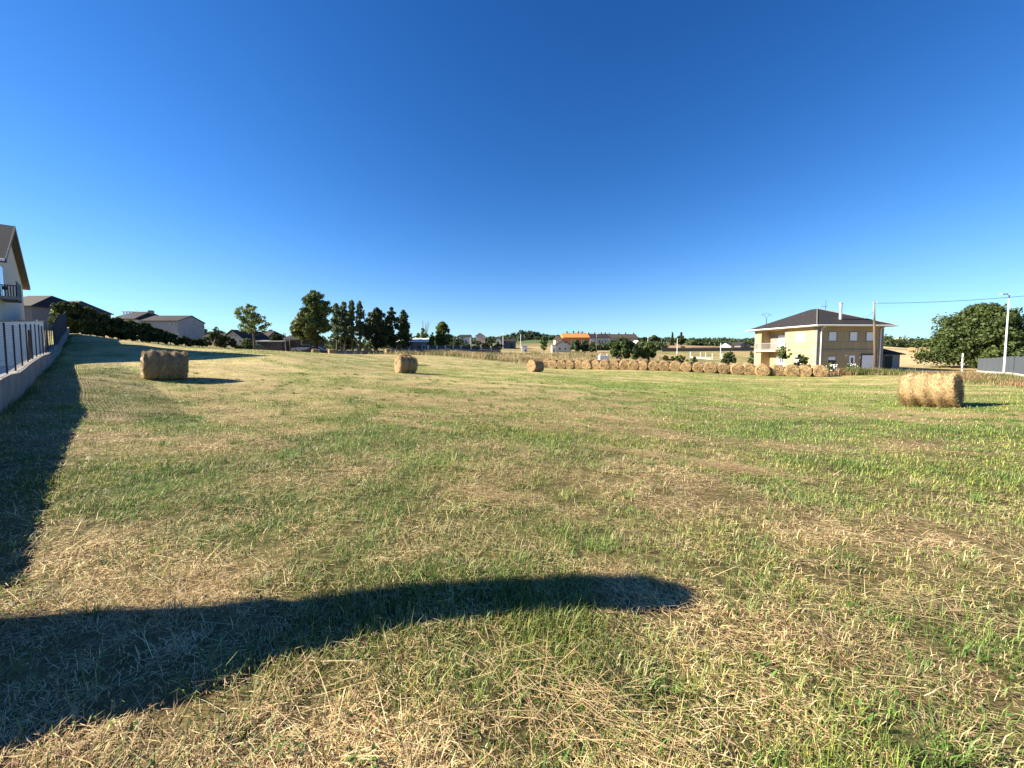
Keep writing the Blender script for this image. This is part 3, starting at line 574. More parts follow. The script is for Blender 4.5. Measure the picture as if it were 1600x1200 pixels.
h = house('house', 'white gabled house in the dry meadow in front of the orange building', 'house', 869, 892, 118, 532, 538.5, 8, 'render_white', 'slate', 'y', wins=[(.18, .32, .38, .68), (.55, .67, .38, .68), (.55, .67, 1.12, 1.4)])
house('outhouse', 'small bright white outhouse joined to the left of the white gabled house', 'outhouse', 862.5, 869, 117.5, 538, 539.5, 3, 'white', 'concrete', 'x', over=.1, door=(.3, .6, 1.5))
house('apartment_block', 'orange brick block with a gabled roof behind the white house', 'building', 880, 921, 150, 520.5, 527, 10, 'orange', 'orange', 'x', over=.1, chim=[(-.6, .7), (-.1, .9), (.3, .8), (.6, .7)], wins=[(.1, .16, .6, .8), (.3, .36, .6, .8), (.5, .56, .6, .8), (.7, .76, .6, .8)])
house('house', 'small pale house left of the orange block', 'house', 868, 879, 150, 525, 529, 8, 'pink', 'slate_brown', 'y', wins=[(.4, .6, .6, .8)])
house('terraced_row', 'long white terrace with a slate roof right of the orange block', 'terrace', 921, 952, 165, 521.5, 527, 9, 'render_white', 'slate', 'x', chim=[(-.9, .6), (-.3, .6), (.4, .6), (.8, .6)], wins=[(a, a + .06, .45, .75) for a in (.06, .2, .34, .48, .62, .76, .9)])
house('terraced_row', 'brown roofed white terrace behind the broad round tree', 'terrace', 953, 996, 172, 522, 528, 9, 'render_cream', 'slate_brown', 'x', chim=[(-.9, .6), (-.2, .6), (.3, .7), (.9, .6)], wins=[(a, a + .05, .45, .75) for a in (.1, .3, .5, .7, .86)])
house('chapel', 'tiny white gabled building between two green trees on the skyline', 'building', 994.5, 999, 160, 532, 535, 5, 'white', 'white', 'y', door=(.3, .6, 2))
house('farmhouse', 'long dark roofed white farmhouse left of the yellow house', 'farmhouse', 1142, 1158, 165, 535, 540, 9, 'white', 'slate', 'x', door=(.5, .6, 2), wins=[(.2, .3, .4, .7)])
house('barn', 'grey white barn with a sloping dark roof beside the far farmhouse', 'barn', 1157, 1172, 160, 533.5, 538, 12, 'block', 'slate', 'y', door=(.4, .6, 2.5))
house('house', 'far cream house on the skyline right of the yellow house', 'house', 1408, 1414, 240, 528, 531, 8, 'render_white', 'pink', 'y')
house('house', 'far cream house beside a dark tree left of the huge bushy tree', 'house', 1416, 1423, 245, 528.5, 531, 8, 'render_white', 'pink', 'y')

# boundary wall with pillars
def wallfence(name, label, pts, h, hb, m, post_m, panel_m, step, pw=.35, thick=.25, cat='wall', panel=True, dz=0):
    x0, y0 = pts[0]; zb = gz(x0, y0) + dz; root = thing(name, label, cat, (x0, y0, zb)); P_ = resample(pts, step); base = MB()
    loc = lambda x, y: (x - x0, y - y0, gz(x, y) + dz - zb)
    for i, (a, b) in enumerate(zip(P_, P_[1:])):
        A_, B_ = Vector(loc(*a)), Vector(loc(*b)); d = (B_ - A_); nn = Vector((-d.y, d.x, 0)).normalized() * thick / 2
        def seg(mb, z0, z1, th=1., s0=0., s1=1.):
            p0, p1 = A_ + d * s0, A_ + d * s1; k = nn * th
            pts_ = [p + s_ * k + Vector((0, 0, z)) for z in (z0, z1) for p, s_ in ((p0, 1), (p1, 1), (p1, -1), (p0, -1))]
            mb.poly(pts_, [(0, 1, 2, 3), (7, 6, 5, 4), (0, 4, 5, 1), (1, 5, 6, 2), (2, 6, 7, 3), (3, 7, 4, 0)])
        seg(base, -.4, hb)
        if panel and h > hb and panel_m:
            mb = MB(); g_ = pw / 2 / max(d.length, .01)
            seg(mb, hb + .03, h - .05, .25, g_, 1 - g_); mb.build('panel', panel_m, root)
        if h > hb: MB().box((A_.x, A_.y, A_.z + (hb + h) / 2 - .02), (pw, pw, h - hb + .04), math.atan2(d.y, d.x)).build('post', post_m, root)
    base.build('base_wall', m, root); return root
wallfence('boundary_wall', 'long grey wall with square pillars below the big trees', L2((508, 79), (560, 80), (612, 81), (668, 82)), 1.6, .9, 'stone', 'stone', None, 2.6, .45)
wallfence('boundary_wall', 'long grey wall with dark openings between pale posts, right of the sheds', L2((669, 82), (720, 88), (782, 92)), 1.75, .95, 'block', 'render_white', 'darkwall', 2.1, .28)
wallfence('gate_pillars', 'white pair of gate pillars beside the parked cars', L2((483, 79), (487, 79), (508, 79)), 1.5, .02, 'stone', 'white', None, 1.3, .3, panel=False, cat='gate')
wallfence('garden_fence', 'pale low garden wall with white posts behind the bale row', L2((1079, 96), (1095, 94), (1112, 90)), 1.5, .32, 'render_white', 'render_white', None, 2.0, .16, cat='fence')
wallfence('field_fence', 'thin pale post fence continuing right of the garden wall', L2((1113, 89), (1128, 88), (1144, 87)), 1.5, .03, 'white', 'white', None, 1.75, .12, cat='fence')
wallfence('field_hedge', 'long dark low fence line below the far brown field', L2((1034, 128), (1100, 128), (1182, 128)), 1.3, 1.0, 'darkwall', 'darkwall', 'darkwall', 3.0, .1, cat='fence')
wallfence('stone_kerb', 'low pale stone edging behind the bale row', L2((1030, 73), (1080, 72), (1130, 70)), .25, .25, 'stone', 'stone', None, 3.0, cat='wall')

# ------------------------------------------------------------------ left: slatted fence on a low concrete wall
FD = Vector((-1.1, 1.0)).normalized()
def fence_left():
    y0 = 2.4; zb = gz(fx(y0), y0); root = thing('boundary_fence', 'long black rail fence on a low concrete wall running up the left edge', 'fence', (fx(y0), y0, zb))
    nn = Vector((FD.y, -FD.x, 0)) * .11; ys = list(np.arange(y0, 44.5, 1.0)); base = MB(); cap = MB()
    P_ = [Vector((fx(y) - fx(y0), y - y0, gz(fx(y), y) - zb)) for y in ys]
    WH = .74
    def seg(mb, A_, B_, z0, z1, k):
        pts_ = [p + s_ * nn * k + Vector((0, 0, z)) for z in (z0, z1) for p, s_ in ((A_, 1), (B_, 1), (B_, -1), (A_, -1))]
        mb.poly(pts_, [(0, 1, 2, 3), (7, 6, 5, 4), (0, 4, 5, 1), (1, 5, 6, 2), (2, 6, 7, 3), (3, 7, 4, 0)])
    for A_, B_ in zip(P_, P_[1:]): seg(base, A_, B_, -.4, WH, 1.); seg(cap, A_, A_ + (B_ - A_) * .985, WH + .002, WH + .045, 1.15)
    base.build('base_wall', 'concrete', root); cap.build('wall_cap', 'stone', root)
    yy = y0; k = 0
    yy = 9.4
    while yy < 43:
        y1 = yy + 1.25; low = yy < 9.3; p = [Vector((fx(a) - fx(y0), a - y0, gz(fx(a), a) - zb + WH + .045)) for a in (yy, y1)]
        dark = yy > 24.4; H = 1.42 + (0 if not dark else min(.5, (yy - 24) * .06))
        MB().box((p[0].x, p[0].y, p[0].z + H / 2), (.036, .036, H), math.atan2(FD.y, FD.x)).build('post', 'black', root)
        mb = MB()
        if dark: seg(mb, p[0] + (p[1] - p[0]) * .03, p[0] + (p[1] - p[0]) * .97, .02, H - .04, .2); mb.build('cloth_panel', 'cloth', root)
        else:
            nb = 28
            for i in range(nb):
                z = .05 + (H - .1) * i / (nb - 1); seg(mb, p[0] + (p[1] - p[0]) * .03, p[0] + (p[1] - p[0]) * .97, z, z + .008, .04)
            mb.build('rail_panel', 'black', root)
        yy = y1; k += 1
    for a in (15.2, 22.0):                                # diagonal struts leaning on the fence
        q = Vector((fx(a) - fx(y0), a - y0, gz(fx(a), a) - zb + WH)); e = Vector((FD.x, FD.y, 0))
        MB().tube([q + e * .1 - nn * .5, q + e * .55 - nn * .5 + Vector((0, 0, 1.25))], .035, 6).tube([q + e * 1.2 - nn * .5, q + e * .6 - nn * .5 + Vector((0, 0, 1.25))], .035, 6).build('brace', 'black', root)
fence_left()
# unseen pillar added outside the frame, its outline shaped to cast the foreground shadow
def pillar():
    x0, y0 = -4.45, 1.95; zb = gz(x0, y0); root = thing('gate_pillar', 'unseen pillar shape added to cast the long foreground shadow', 'pillar', (x0, y0, zb), math.atan2(-FD.y, -FD.x))
    prof = [(-.17, 0)]; c_ = 1 / math.tan(EL); dx, dy = c_ * math.cos(AZ), -c_ * math.sin(AZ); ux, uy = -FD.x, -FD.y
    for q in [(0, 972), (150, 962), (300, 952), (400, 942), (450, 944), (600, 922), (720, 917), (850, 912), (900, 905), (960, 904), (1010, 903), (1040, 911), (1075, 924), (1102, 941), (1080, 948), (1040, 950), (1000, 956), (960, 952), (850, 957), (780, 966), (700, 970), (600, 992), (540, 1012), (450, 1028), (380, 1062), (300, 1090), (150, 1125), (60, 1160), (0, 1165)]:
        q = (q[0] + random.uniform(-6, 6), q[1] + random.uniform(-3, 3))
        p1 = Vector(ray(*q, 1)) - Vector((0, 0, EYE)); g_ = Vector((0, 0, EYE)) + p1 * (EYE / -p1.z)          # where that outline meets the field
        dd = ux * dy - uy * dx; prof.append((((g_.x - x0) * dy - (g_.y - y0) * dx) / dd, (ux * (g_.y - y0) - uy * (g_.x - x0)) / dd - zb))
    prof += [(1.5, .80), (2.2, .74), (5.0, .74), (5.0, 0)]
    mb = MB(); n_ = len(prof); pts = [(a, s_ * .05, b) for s_ in (-1, 1) for a, b in prof]
    mb.poly(pts, [tuple(range(n_))[::1], tuple(range(n_, 2 * n_))[::-1]] + [(i, i + n_, (i + 1) % n_ + n_, (i + 1) % n_) for i in range(n_)]); mb.build('shaft', 'render_white', root)
    MB().b2(-.2, .5, -.2, .2, -.3, .12).build('plinth', 'stone', root)
pillar()
# paved yard and its white wall seen through the rails
def yard():
    mb = MB(); L_ = []; n_ = 14
    for i in range(n_ + 1):
        y = 3 + 21 * i / n_
        for k in range(7):
            dx = .15 + k * (1.6 + i * .08); x = fx(y) - dx; L_.append((x, y, gz(x, y) + .03))
    fs = [(i * 7 + k + 1, i * 7 + k, i * 7 + k + 7, i * 7 + k + 8) for i in range(n_) for k in range(6)]
    tag(mb.poly(L_, fs).build('yard_paving', 'yard'), kind='structure')
    a, b = (fx(22.6) - .4, 22.6), (-40, 24.7); r = thing('garden_wall', 'bright white yard wall behind the black rail fence', 'wall', (a[0], a[1], gz(*a)))
    d = math.atan2(b[1] - a[1], b[0] - a[0]); L2_ = math.dist(a, b); zt = Z(504, 23.5) - r.location.z
    mb = MB(); mb.box(((b[0] - a[0]) / 2, (b[1] - a[1]) / 2, zt / 2 - .4), (L2_, .2, zt + .8), d); mb.build('wall', 'white', r)
    MB().box(((b[0] - a[0]) / 2, (b[1] - a[1]) / 2, zt + .04), (L2_ + .1, .3, .08), d).build('coping', 'stone', r)
yard()
# gabled house at the left edge. local x runs along the gable wall (away), local y into the house (to the left)
def gable_house():
    ax, ay = -33.6, 25.4; bx, by = -45.4, 36.0; zb = gz(ax, ay) - .2; ang_ = math.atan2(by - ay, bx - ax); W_ = math.dist((ax, ay), (bx, by))
    r = thing('gabled_house', 'tall cream house with steep overhanging gable roof at the left edge', 'house', (ax, ay, zb), ang_)
    # +x along the gable wall; +y to the left of it = away from the field
    zt = Z(409, 27.6) - zb; zf = Z(449, 36.2) - zb; zp = Z(355, 30.4) - zb; D_ = 14; xm = W_ * .42
    def rot(x, y): return x, y
    mb = MB(); zt = min(zt, zf + .0) if False else zf + .35
    mb.b2(0, W_, 0, D_, 0, zt); mb.poly([(0, 0, zt), (W_, 0, zt), (xm, 0, zp - .25), (0, D_, zt), (W_, D_, zt), (xm, D_, zp - .25)], [(0, 1, 2), (4, 3, 5)]); mb.build('wall', 'render_cream', r)
    o_ = .6; sl = (zp - zt) / xm; dz = sl * o_; t = .2; og = .38
    for m_, k, nm in (('slate_blue', 0, 'roof'), ('soffit', -.202, 'soffit')):
        A_ = [(-o_, -og, zt - dz + k), (xm, -og, zp + k), (W_ + o_, -og, zt - dz + k), (-o_, D_ + og, zt - dz + k), (xm, D_ + og, zp + k), (W_ + o_, D_ + og, zt - dz + k)]
        tt = .2 if nm == 'roof' else .04; B_ = [(x, yy, z - tt) for x, yy, z in A_]
        q = MB().poly(A_ + B_, [(0, 1, 4, 3), (1, 2, 5, 4), (6, 9, 10, 7), (7, 10, 11, 8), (0, 6, 7, 1), (1, 7, 8, 2), (3, 4, 10, 9), (4, 5, 11, 10), (0, 3, 9, 6), (2, 8, 11, 5)]).build(nm, m_, r)
        if nm == 'roof': rf = q
    A_ = [(-o_, zt - dz), (xm, zp), (W_ + o_, zt - dz)]; vb = MB()
    for (a0, c0), (a1, c1) in zip(A_, A_[1:]): vb.poly([(a0, -og - .04, c0 - .26), (a1, -og - .04, c1 - .26), (a1, -og - .04, c1 + .05), (a0, -og - .04, c0 + .05), (a0, -og - .005, c0 - .26), (a1, -og - .005, c1 - .26), (a1, -og - .005, c1 + .05), (a0, -og - .005, c0 + .05)], [(0, 1, 2, 3), (7, 6, 5, 4), (0, 4, 5, 1), (3, 2, 6, 7)])
    vb.build('verge_board', 'stone', rf)
    MB().tube([(-o_ - .05, -og, zt - dz - .08), (-o_ - .05, D_ + og, zt - dz - .08)], .09, 8).build('gutter', 'gutter', rf)
    zs = Z(470, 28) - zb                                       # balcony on the camera side
    mb = MB().b2(-1.6, 0, .3, 9, zs - .2, zs); mb.build('balcony_slab', 'concrete', r)
    mb = MB(); mb.b2(-1.6, -1.55, .3, 9, zs + .95, zs + 1.02); mb.b2(-1.55, 0, .3, .35, zs + .95, zs + 1.02); mb.b2(-1.6, -1.55, .3, 9, zs + .08, zs + .13)
    for i in range(60): mb.b2(-1.59, -1.56, .32 + i * .145, .345 + i * .145, zs + .13, zs + .95)
    for i in range(11): mb.b2(-1.5 + i * .14, -1.48 + i * .14, .31, .34, zs + .01, zs + .95)
    mb.build('balcony_railing', 'black', r)
    mb = MB().b2(-.1, 2.7, -.75, 0, zs - .2, zs); mb.build('balcony_slab', 'concrete', r)
    mb = MB(); mb.b2(-.1, 2.7, -.75, -.70, zs + .97, zs + 1.03); mb.b2(2.65, 2.7, -.70, 0, zs + .97, zs + 1.03)
    for i in range(24): mb.b2(-.08 + i * .118, -.02 + i * .118, -.74, -.71, zs, zs + .97)
    for i in range(6): mb.b2(2.66, 2.69, -.66 + i * .12, -.61 + i * .12, zs, zs + .97)
    mb.build('balcony_railing', 'black', r)
    MB().b2(.5, 2.2, -.03, .02, zs + .02, zs + 2.1).build('balcony_door', 'glass', r)
    mb = MB().b2(-.04, .02, 1.5, 3.3, zs, zs + 2.1); mb.build('balcony_door', 'glass', r)
    mb = MB().b2(-.3, -.1, -.35, -.15, Z(458, 27) - zb, Z(453, 27) - zb); mb.b2(-.2, 0.02, -.28, -.22, Z(460, 27) - zb, Z(458.5, 27) - zb); mb.build('wall_lamp', 'black', r)
    face = lambda u, d, z: (u, -d, z)
    window(r, 3.4, 4.8, zt + .2, zt + 1.5, face, 'glass', 'stone'); window(r, 8.0, 9.2, 1.2, 2.3, face)
gable_house()

# ------------------------------------------------------------------ right: yellow two-storey house
def yellow_house():
    x0, y0 = X(1276, 50), 50.0; zb = Z(580.6, 50); rz = math.atan2(.05, 1); r = thing('yellow_house', 'two storey yellow tiled house with grey quoins and a slate hip roof', 'house', (x0, y0, zb), rz)
    W_, D_ = 9.05, 11.9; He = Z(508.5, 50) - zb; FL = Z(546, 50) - zb
    mb = MB()                                               # walls as slabs, leaving the loggia and entrance recess open on the left facade
    t0, t1 = 5.5, 10.4; rec = 1.3
    mb.b2(rec + .2, W_, 0, D_, -.4, He)                      # core
    mb.b2(0, rec + .2, 0, t0, -.4, He); mb.b2(0, rec + .2, t1, D_, -.4, He)
    mb.b2(0, rec + .2, t0, t1, FL - .28, FL - .03)
    mb.b2(0, rec + .2, t0, t1, He - .25, He)
    mb.build('wall', 'tile', r)
    mb = MB(); mb.b2(-.35, 0, t0 - .3, t1 + 1.1, FL - .3, FL - .04); mb.build('balcony_slab', 'pink', r)
    mb = MB(); mb.b2(-.33, -.29, t0 - .25, t1 + 1.05, FL + .92, FL + .98); mb.b2(-.33, -.29, t0 - .25, t1 + 1.05, FL + .05, FL + .1)
    for i in range(40): mb.b2(-.32, -.30, t0 - .22 + i * .16, t0 - .195 + i * .16, FL + .1, FL + .92)
    for q in (t0 - .25, t1 + 1.0, (t0 + t1) / 2): mb.b2(-.34, -.28, q, q + .05, FL - .04, FL + .98)
    mb.build('balcony_railing', 'metal', r)
    # belt course
    mb = MB(); mb.b2(-.04, W_ + .04, -.04, 0, FL - .09, FL + .09); mb.b2(-.04, 0, 0, t0 - .31, FL - .09, FL + .09); mb.build('belt_course', 'stone', r)
    # quoins
    mb = MB(); k = 0; z = 0
    while z < He - .35:
        L_ = .62 if k % 2 else .38
        for (cx_, cy_, sx, sy) in ((0, 0, 1, 1), (W_, 0, -1, 1)):
            lx = L_ if sx > 0 else L_
            mb.b2(cx_ - .025 if sx > 0 else cx_ + .025, cx_ + sx * (.38 if k % 2 else .62), -.025, .0, z, z + .30)
            mb.b2(cx_ - sx * .025, cx_, 0, L_, z, z + .30)
        mb.b2(-.025, 0, D_ - L_, D_, z, z + .30)
        if z > FL: mb.b2(-.025, 0, t0 - L_ * .8, t0, z, z + .30)
        z += .33; k += 1
    mb.build('quoins', 'stone', r)
    # roof
    zp = Z(483, 56.2) - zb; o_ = .85; t = .16; c = (W_ / 2, D_ / 2, zp)
    A_ = [(-o_, -o_, He + .02), (W_ + o_, -o_, He + .02), (W_ + o_, D_ + o_, He + .02), (-o_, D_ + o_, He + .02), (c[0], c[1] - .6, zp), (c[0], c[1] + .6, zp)]
    B_ = [(x, y, z + (-t)) for x, y, z in A_[:4]]
    rf = MB().poly(A_, [(0, 1, 4), (1, 2, 5, 4), (2, 3, 5), (3, 0, 4, 5)]).build('roof', 'slate', r)
    sf = MB().poly(A_[:4] + B_, [(4, 7, 6, 5), (0, 4, 5, 1), (1, 5, 6, 2), (2, 6, 7, 3), (3, 7, 4, 0)]); sf.build('soffit', 'render_cream', rf)
    gt = MB(); e = o_ + .06
    cs = [(-e, -e), (W_ + e, -e), (W_ + e, D_ + e), (-e, D_ + e)]
    for a, b in zip(cs, cs[1:] + cs[:1]): gt.tube([(a[0], a[1], He - .03), (b[0], b[1], He - .03)], .085, 8)
    gt.build('gutter', 'gutter', rf)
    MB().tube([(-o_, -o_, He + .05), (c[0], c[1] - .6, zp + .03)], .05, 6).tube([(W_ + o_, -o_, He + .05), (c[0], c[1] - .6, zp + .03)], .05, 6).build('hip_tiles', 'stone', rf)
    for u in (.45, 8.55):
        MB().tube([(u, -e, He - .05), (u, -.12, He - .45), (u, -.1, .1)], .06, 8).build('downpipe', 'gutter', r)
    fp = MB().tube([(4.15, 1.2, He + .5), (4.15, 1.2, Z(473.5, 51.3) - zb)], .17, 12); fp.tube([(4.15, 1.2, Z(474, 51.3) - zb), (4.15, 1.2, Z(473, 51.3) - zb)], .24, 12); fp.build('flue', 'metal', rf)
    ff = lambda u, d, z: (u, -d, z); fl = lambda u, d, z: (-d, u, z)
    for u0, u1 in ((1.5, 2.65), (4.35, 5.5), (6.6, 7.75)): window(r, u0, u1, 3.95, 5.2, ff, 'plastic', 'stone')
    o = window(r, 1.5, 2.65, .85, 2.0, ff, 'glass', 'stone'); MB().b2(1.6, 2.55, -.05, -.03, 1.5, 1.93).build('shutter', 'plastic', o)
    window(r, 1.9, 3.45, 3.9, 5.2, fl, 'plastic', 'render_cream'); window(r, 2.0, 3.4, .8, 2.0, fl, 'plastic', 'stone')
    d = MB().b2(4.45, 5.2, -.06, .0, 0, 2.1).build('door', 'plastic', r); MB().b2(4.7, 4.95, -.075, -.058, 1.0, 1.8).build('door_pane', 'glass', d)
    MB().b2(6.05, 6.18, -.06, 0, 0, 2.35).b2(7.85, 8.1, -.06, 0, 0, 2.35).b2(6.18, 7.85, -.06, 0, 2.15, 2.35).build('garage_surround', 'darkwall', r)
    g_ = MB()
    for i in range(7): g_.b2(6.2, 7.83, -.045 - .01 * (i % 2), 0, .02 + i * .3, .02 + i * .3 + .29)
    g_.build('garage_door', 'plastic', r)
    # loggia: shutters and door on the recessed wall, entrance door below
    q = rec + .2
    MB().b2(q - .06, q, 7.15, 8.75, FL + .02, FL + 2.15).build('balcony_door', 'plastic', r)
    for a, b in ((5.65, 7.05), (8.85, 10.25)):
        sh = MB()
        for i in range(16): sh.b2(q - .05 - .012 * (i % 2), q, a, b, FL + .15 + i * .125, FL + .15 + i * .125 + .12)
        sh.build('louvred_shutter', 'stone', r)
    d = MB().b2(q - .06, q, 7.3, 8.9, 0, 2.05).build('front_door', 'plastic', r); MB().b2(q - .075, q - .058, 7.9, 8.3, .9, 1.5).build('door_pane', 'fencegrey', d)
    MB().tube([(q - .12, 7.95, FL + 2.3), (q - .12, 8.05, FL + 2.3)], .08, 6).build('wall_lamp', 'metal', r)
    MB().b2(2.9 + 1.0, 3.05 + 1.0, -.14, 0, 2.0, 2.2).build('wall_lamp', 'metal', r); MB().b2(5.75, 5.9, -.14, 0, 1.75, 1.95).build('wall_lamp', 'metal', r)
    # aerials
    w_ = rf.matrix_world
    zz = Z(468, 56) - zb; a = MB().tube([(6.6, 6.3, zp - 1.0), (6.6, 6.3, zz)], .03, 6)
    a.tube([(6.0, 6.3, zz - .9), (6.9, 6.3, zz - .9)], .022, 4).tube([(6.2, 6.3, zz - 1.5), (7.2, 6.3, zz - 1.55)], .022, 4)
    for i in range(6): a.tube([(6.05 + i * .14, 6.05, zz - .9), (6.05 + i * .14, 6.55, zz - .9)], .012, 4)
    a.build('television_aerial', 'darkwall', rf)
    zz = Z(490.5, 61) - zb; a = MB().tube([(1.0, 10.8, He + .3), (1.0, 10.8, zz - .75)], .06, 6)
    for s_ in (-1, 1): a.tube([(1.0, 10.8, zz - .8), (1.0 + s_ * .35, 10.8, zz - .2), (1.0 + s_ * .8, 10.8, zz - .12)], .02, 4).tube([(1.0, 10.8, zz), (1 + s_ * .45, 10.8, zz), (1 + s_ * .8, 10.8, zz - .3)], .02, 4)
    a.build('television_aerial', 'darkwall', rf)
yellow_house()
def outbuilding():
    y = 52.0; x0 = X(1383.5, y); zb = Z(579, 50); r = thing('outbuilding', 'small block outbuilding with a sloping dark roof joined right of the yellow house', 'outbuilding', (x0, y, zb), .05)
    W_ = X(1408, y) - x0; H = Z(553, y) - zb; MB().b2(.1, W_, 0, 5, -.3, H).build('wall', 'blockwork', r)
    a = Z(541, y) - zb; A_ = [(.1, -.3, a), (W_ + .45, -.3, H - .02), (W_ + .45, 5.3, H - .02), (.1, 5.3, a), ]; A_ = [(.05, 1.6, a), (.05, -.35, H + .02), (W_ + .45, -.35, H), (W_ + .45, 5.35, H), (.05, 5.35, H + .02), (.05, 3.4, a)]
    B_ = [(x, yy, z - .12) for x, yy, z in A_]
    MB().poly(A_ + B_, [(1, 2, 0), (0, 2, 3, 5), (5, 3, 4), (8, 7, 6), (6, 11, 9, 8), (11, 10, 9), (1, 7, 8, 2), (2, 8, 9, 3), (3, 9, 10, 4), (0, 6, 7, 1), (4, 10, 11, 5), (5, 11, 6, 0)]).build('roof', 'slate', r)
    MB().b2(.1, 1.0, -.05, 0, 0, 1.9).build('door', 'black', r)
outbuilding()

# road, right fence, marker, lamps, poles, wires
strip('road', resample(L2((1330, 60), (1390, 52), (1450, 48), (1520, 45), (1560, 47), (1680, 52)), 1.), 2.8, 'asphalt', .05)
strip('far_road', resample(L2((1385, 150), (1420, 158), (1475, 170)), 3.), 4, 'asphalt', .10)
wallfence('panel_fence', 'dark grey panel fence on a white base wall at the right edge', L2((1530, 43), (1560, 36), (1600, 29), (1650, 24)), 1.75, .38, 'white', 'fencegrey', 'fencegrey', 1.9, .09, .18, 'fence')
def marker():
    y = 44; x = X(1505, y); zb = gz(x, y); r = thing('marker_post', 'white and grey banded marker post at the foot of the huge tree', 'marker post', (x, y, zb)); h = Z(553, y) - zb
    MB().tube([(0, 0, -.1), (0, 0, h)], .075, 10).build('pole', 'white', r)
    for i in range(3): MB().tube([(0, 0, h * (.22 + .27 * i)), (0, 0, h * (.30 + .27 * i))], .082, 10).build('band', 'stone', r)
    MB().tube([(0, 0, h), (0, 0, h + .06)], [.07, .02], 10).build('cap', 'white', r)
marker()
def lamp(px_, y, top, label, arm=-.65, r_=.052, bot=None, group=None):
    x = X(px_, y); zb = gz(x, y); h = Z(top, y) - zb; r = thing('street_lamp', label, 'street lamp', (x, y, zb), 0, group)
    MB().tube([(0, 0, -.1), (0, 0, .9), (0, 0, h)], [r_ * 1.4, r_ * 1.25, r_ * .75], 12).build('pole', 'white' if r_ > .051 else 'metal', r, True)
    MB().b2(-r_ * 2, r_ * 2, -r_ * 2, r_ * 2, -.05, .04).build('base_plate', 'metal', r)
    hd = MB().tube([(0, 0, h - .06), (arm * .35, 0, h - .02)], .03, 6).box((arm * .65, 0, h + .0), (abs(arm) * .7, .2, .07)).build('lamp_head', 'metal', r)
    MB().box((arm * .65, 0, h - .042), (abs(arm) * .5, .14, .012)).build('lens', 'plastic', hd)
lamp(1571, 31, 459.5, 'white street lamp post standing by the panel fence on the right')
lamp(1058, 100, 529, 'thin pale lamp post in front of the far brown field', .6, .07)
lamp(1126, 92, 534, 'thin pale lamp post behind the white garden posts', -.6, .07)
lamp(1012, 150, 526, 'far thin lamp post above the loose green tree', .8, .08)
lamp(786, 145, 520, 'far lamp post in front of the grey barn below the wood', .8, .09)
lamp(813.5, 150, 522, 'far lamp post in front of the wooded hill right of the grey barn', .8, .09)
def upole(px0, py0, px1, top, y, label, r_=.13, m='wood', cross=True):
    x0, x1 = X(px0, y), X(px1, y); zb = gz(x0, y); zt = Z(top, y) - zb; r = thing('utility_pole', label, 'utility pole', (x0, y, zb))
    dx = x1 - x0; MB().tube([(0, 0, -.3), (dx * .35, 0, zt * .35), (dx * .72, 0, zt * .72)], [r_ * 1.15, r_, r_ * .85], 10).build('shaft', m, r, True)
    MB().tube([(dx * .72, 0, zt * .72), (dx, 0, zt)], [r_ * .82, r_ * .7], 10).build('upper_shaft', 'stone' if m == 'wood' else m, r, True)
    if cross:
        MB().tube([(dx, 0, zt - .25), (dx + .3, -.05, zt - .25)], .025, 5).tube([(dx - .15, 0, zt * .86), (dx, 0, zt * .86)], .03, 5).build('bracket', 'metal', r)
        MB().tube([(dx + .3, -.05, zt - .25), (dx + .3, -.05, zt - .1)], .05, 8).build('insulator', 'plastic', r)
    return Vector((x1 + .3, y, Z(top, y) - .2)), Vector((x0 + dx * .86, y, zb + zt * .86))
A1, A2 = upole(1369.5, 577, 1361.5, 471, 44, 'leaning wooden utility pole in front of the yellow house')
B1, _ = upole(1790, 560, 1790, 434, 38, 'upright wooden utility pole beyond the right edge by the panel fence')
upole(446.5, 545, 446, 520, 73, 'thin utility pole in front of the dark barn, left of a pair', .09, 'stone')
upole(453.5, 545, 453.5, 523, 73, 'thin utility pole in front of the dark barn, right of a pair', .09, 'wood')
upole(932, 549, 932, 521, 110, 'utility pole right of the trees below the orange block', .12, 'wood')
def wire(a, b, sag, label, r_=.012):
    pts = [a.lerp(b, i / 24) - Vector((0, 0, sag * 4 * (i / 24) * (1 - i / 24))) for i in range(25)]
    o = MB().tube(pts, r_, 5).build('overhead_wire', 'black'); tag(o, label, 'wire')
wire(A1, B1, .55, 'long black overhead wire from the leaning pole to the right edge', .022)
wire(A2, Vector((X(1337, 56), 56, Z(497, 56))), .25, 'short overhead wire from the leaning pole to the slate roof', .013)
wire(Vector((X(302, 72), 72, Z(506, 72))), Vector((X(446, 73), 73, Z(522, 73))), .9, 'thin overhead wire from the shed gable to the thin poles', .02)

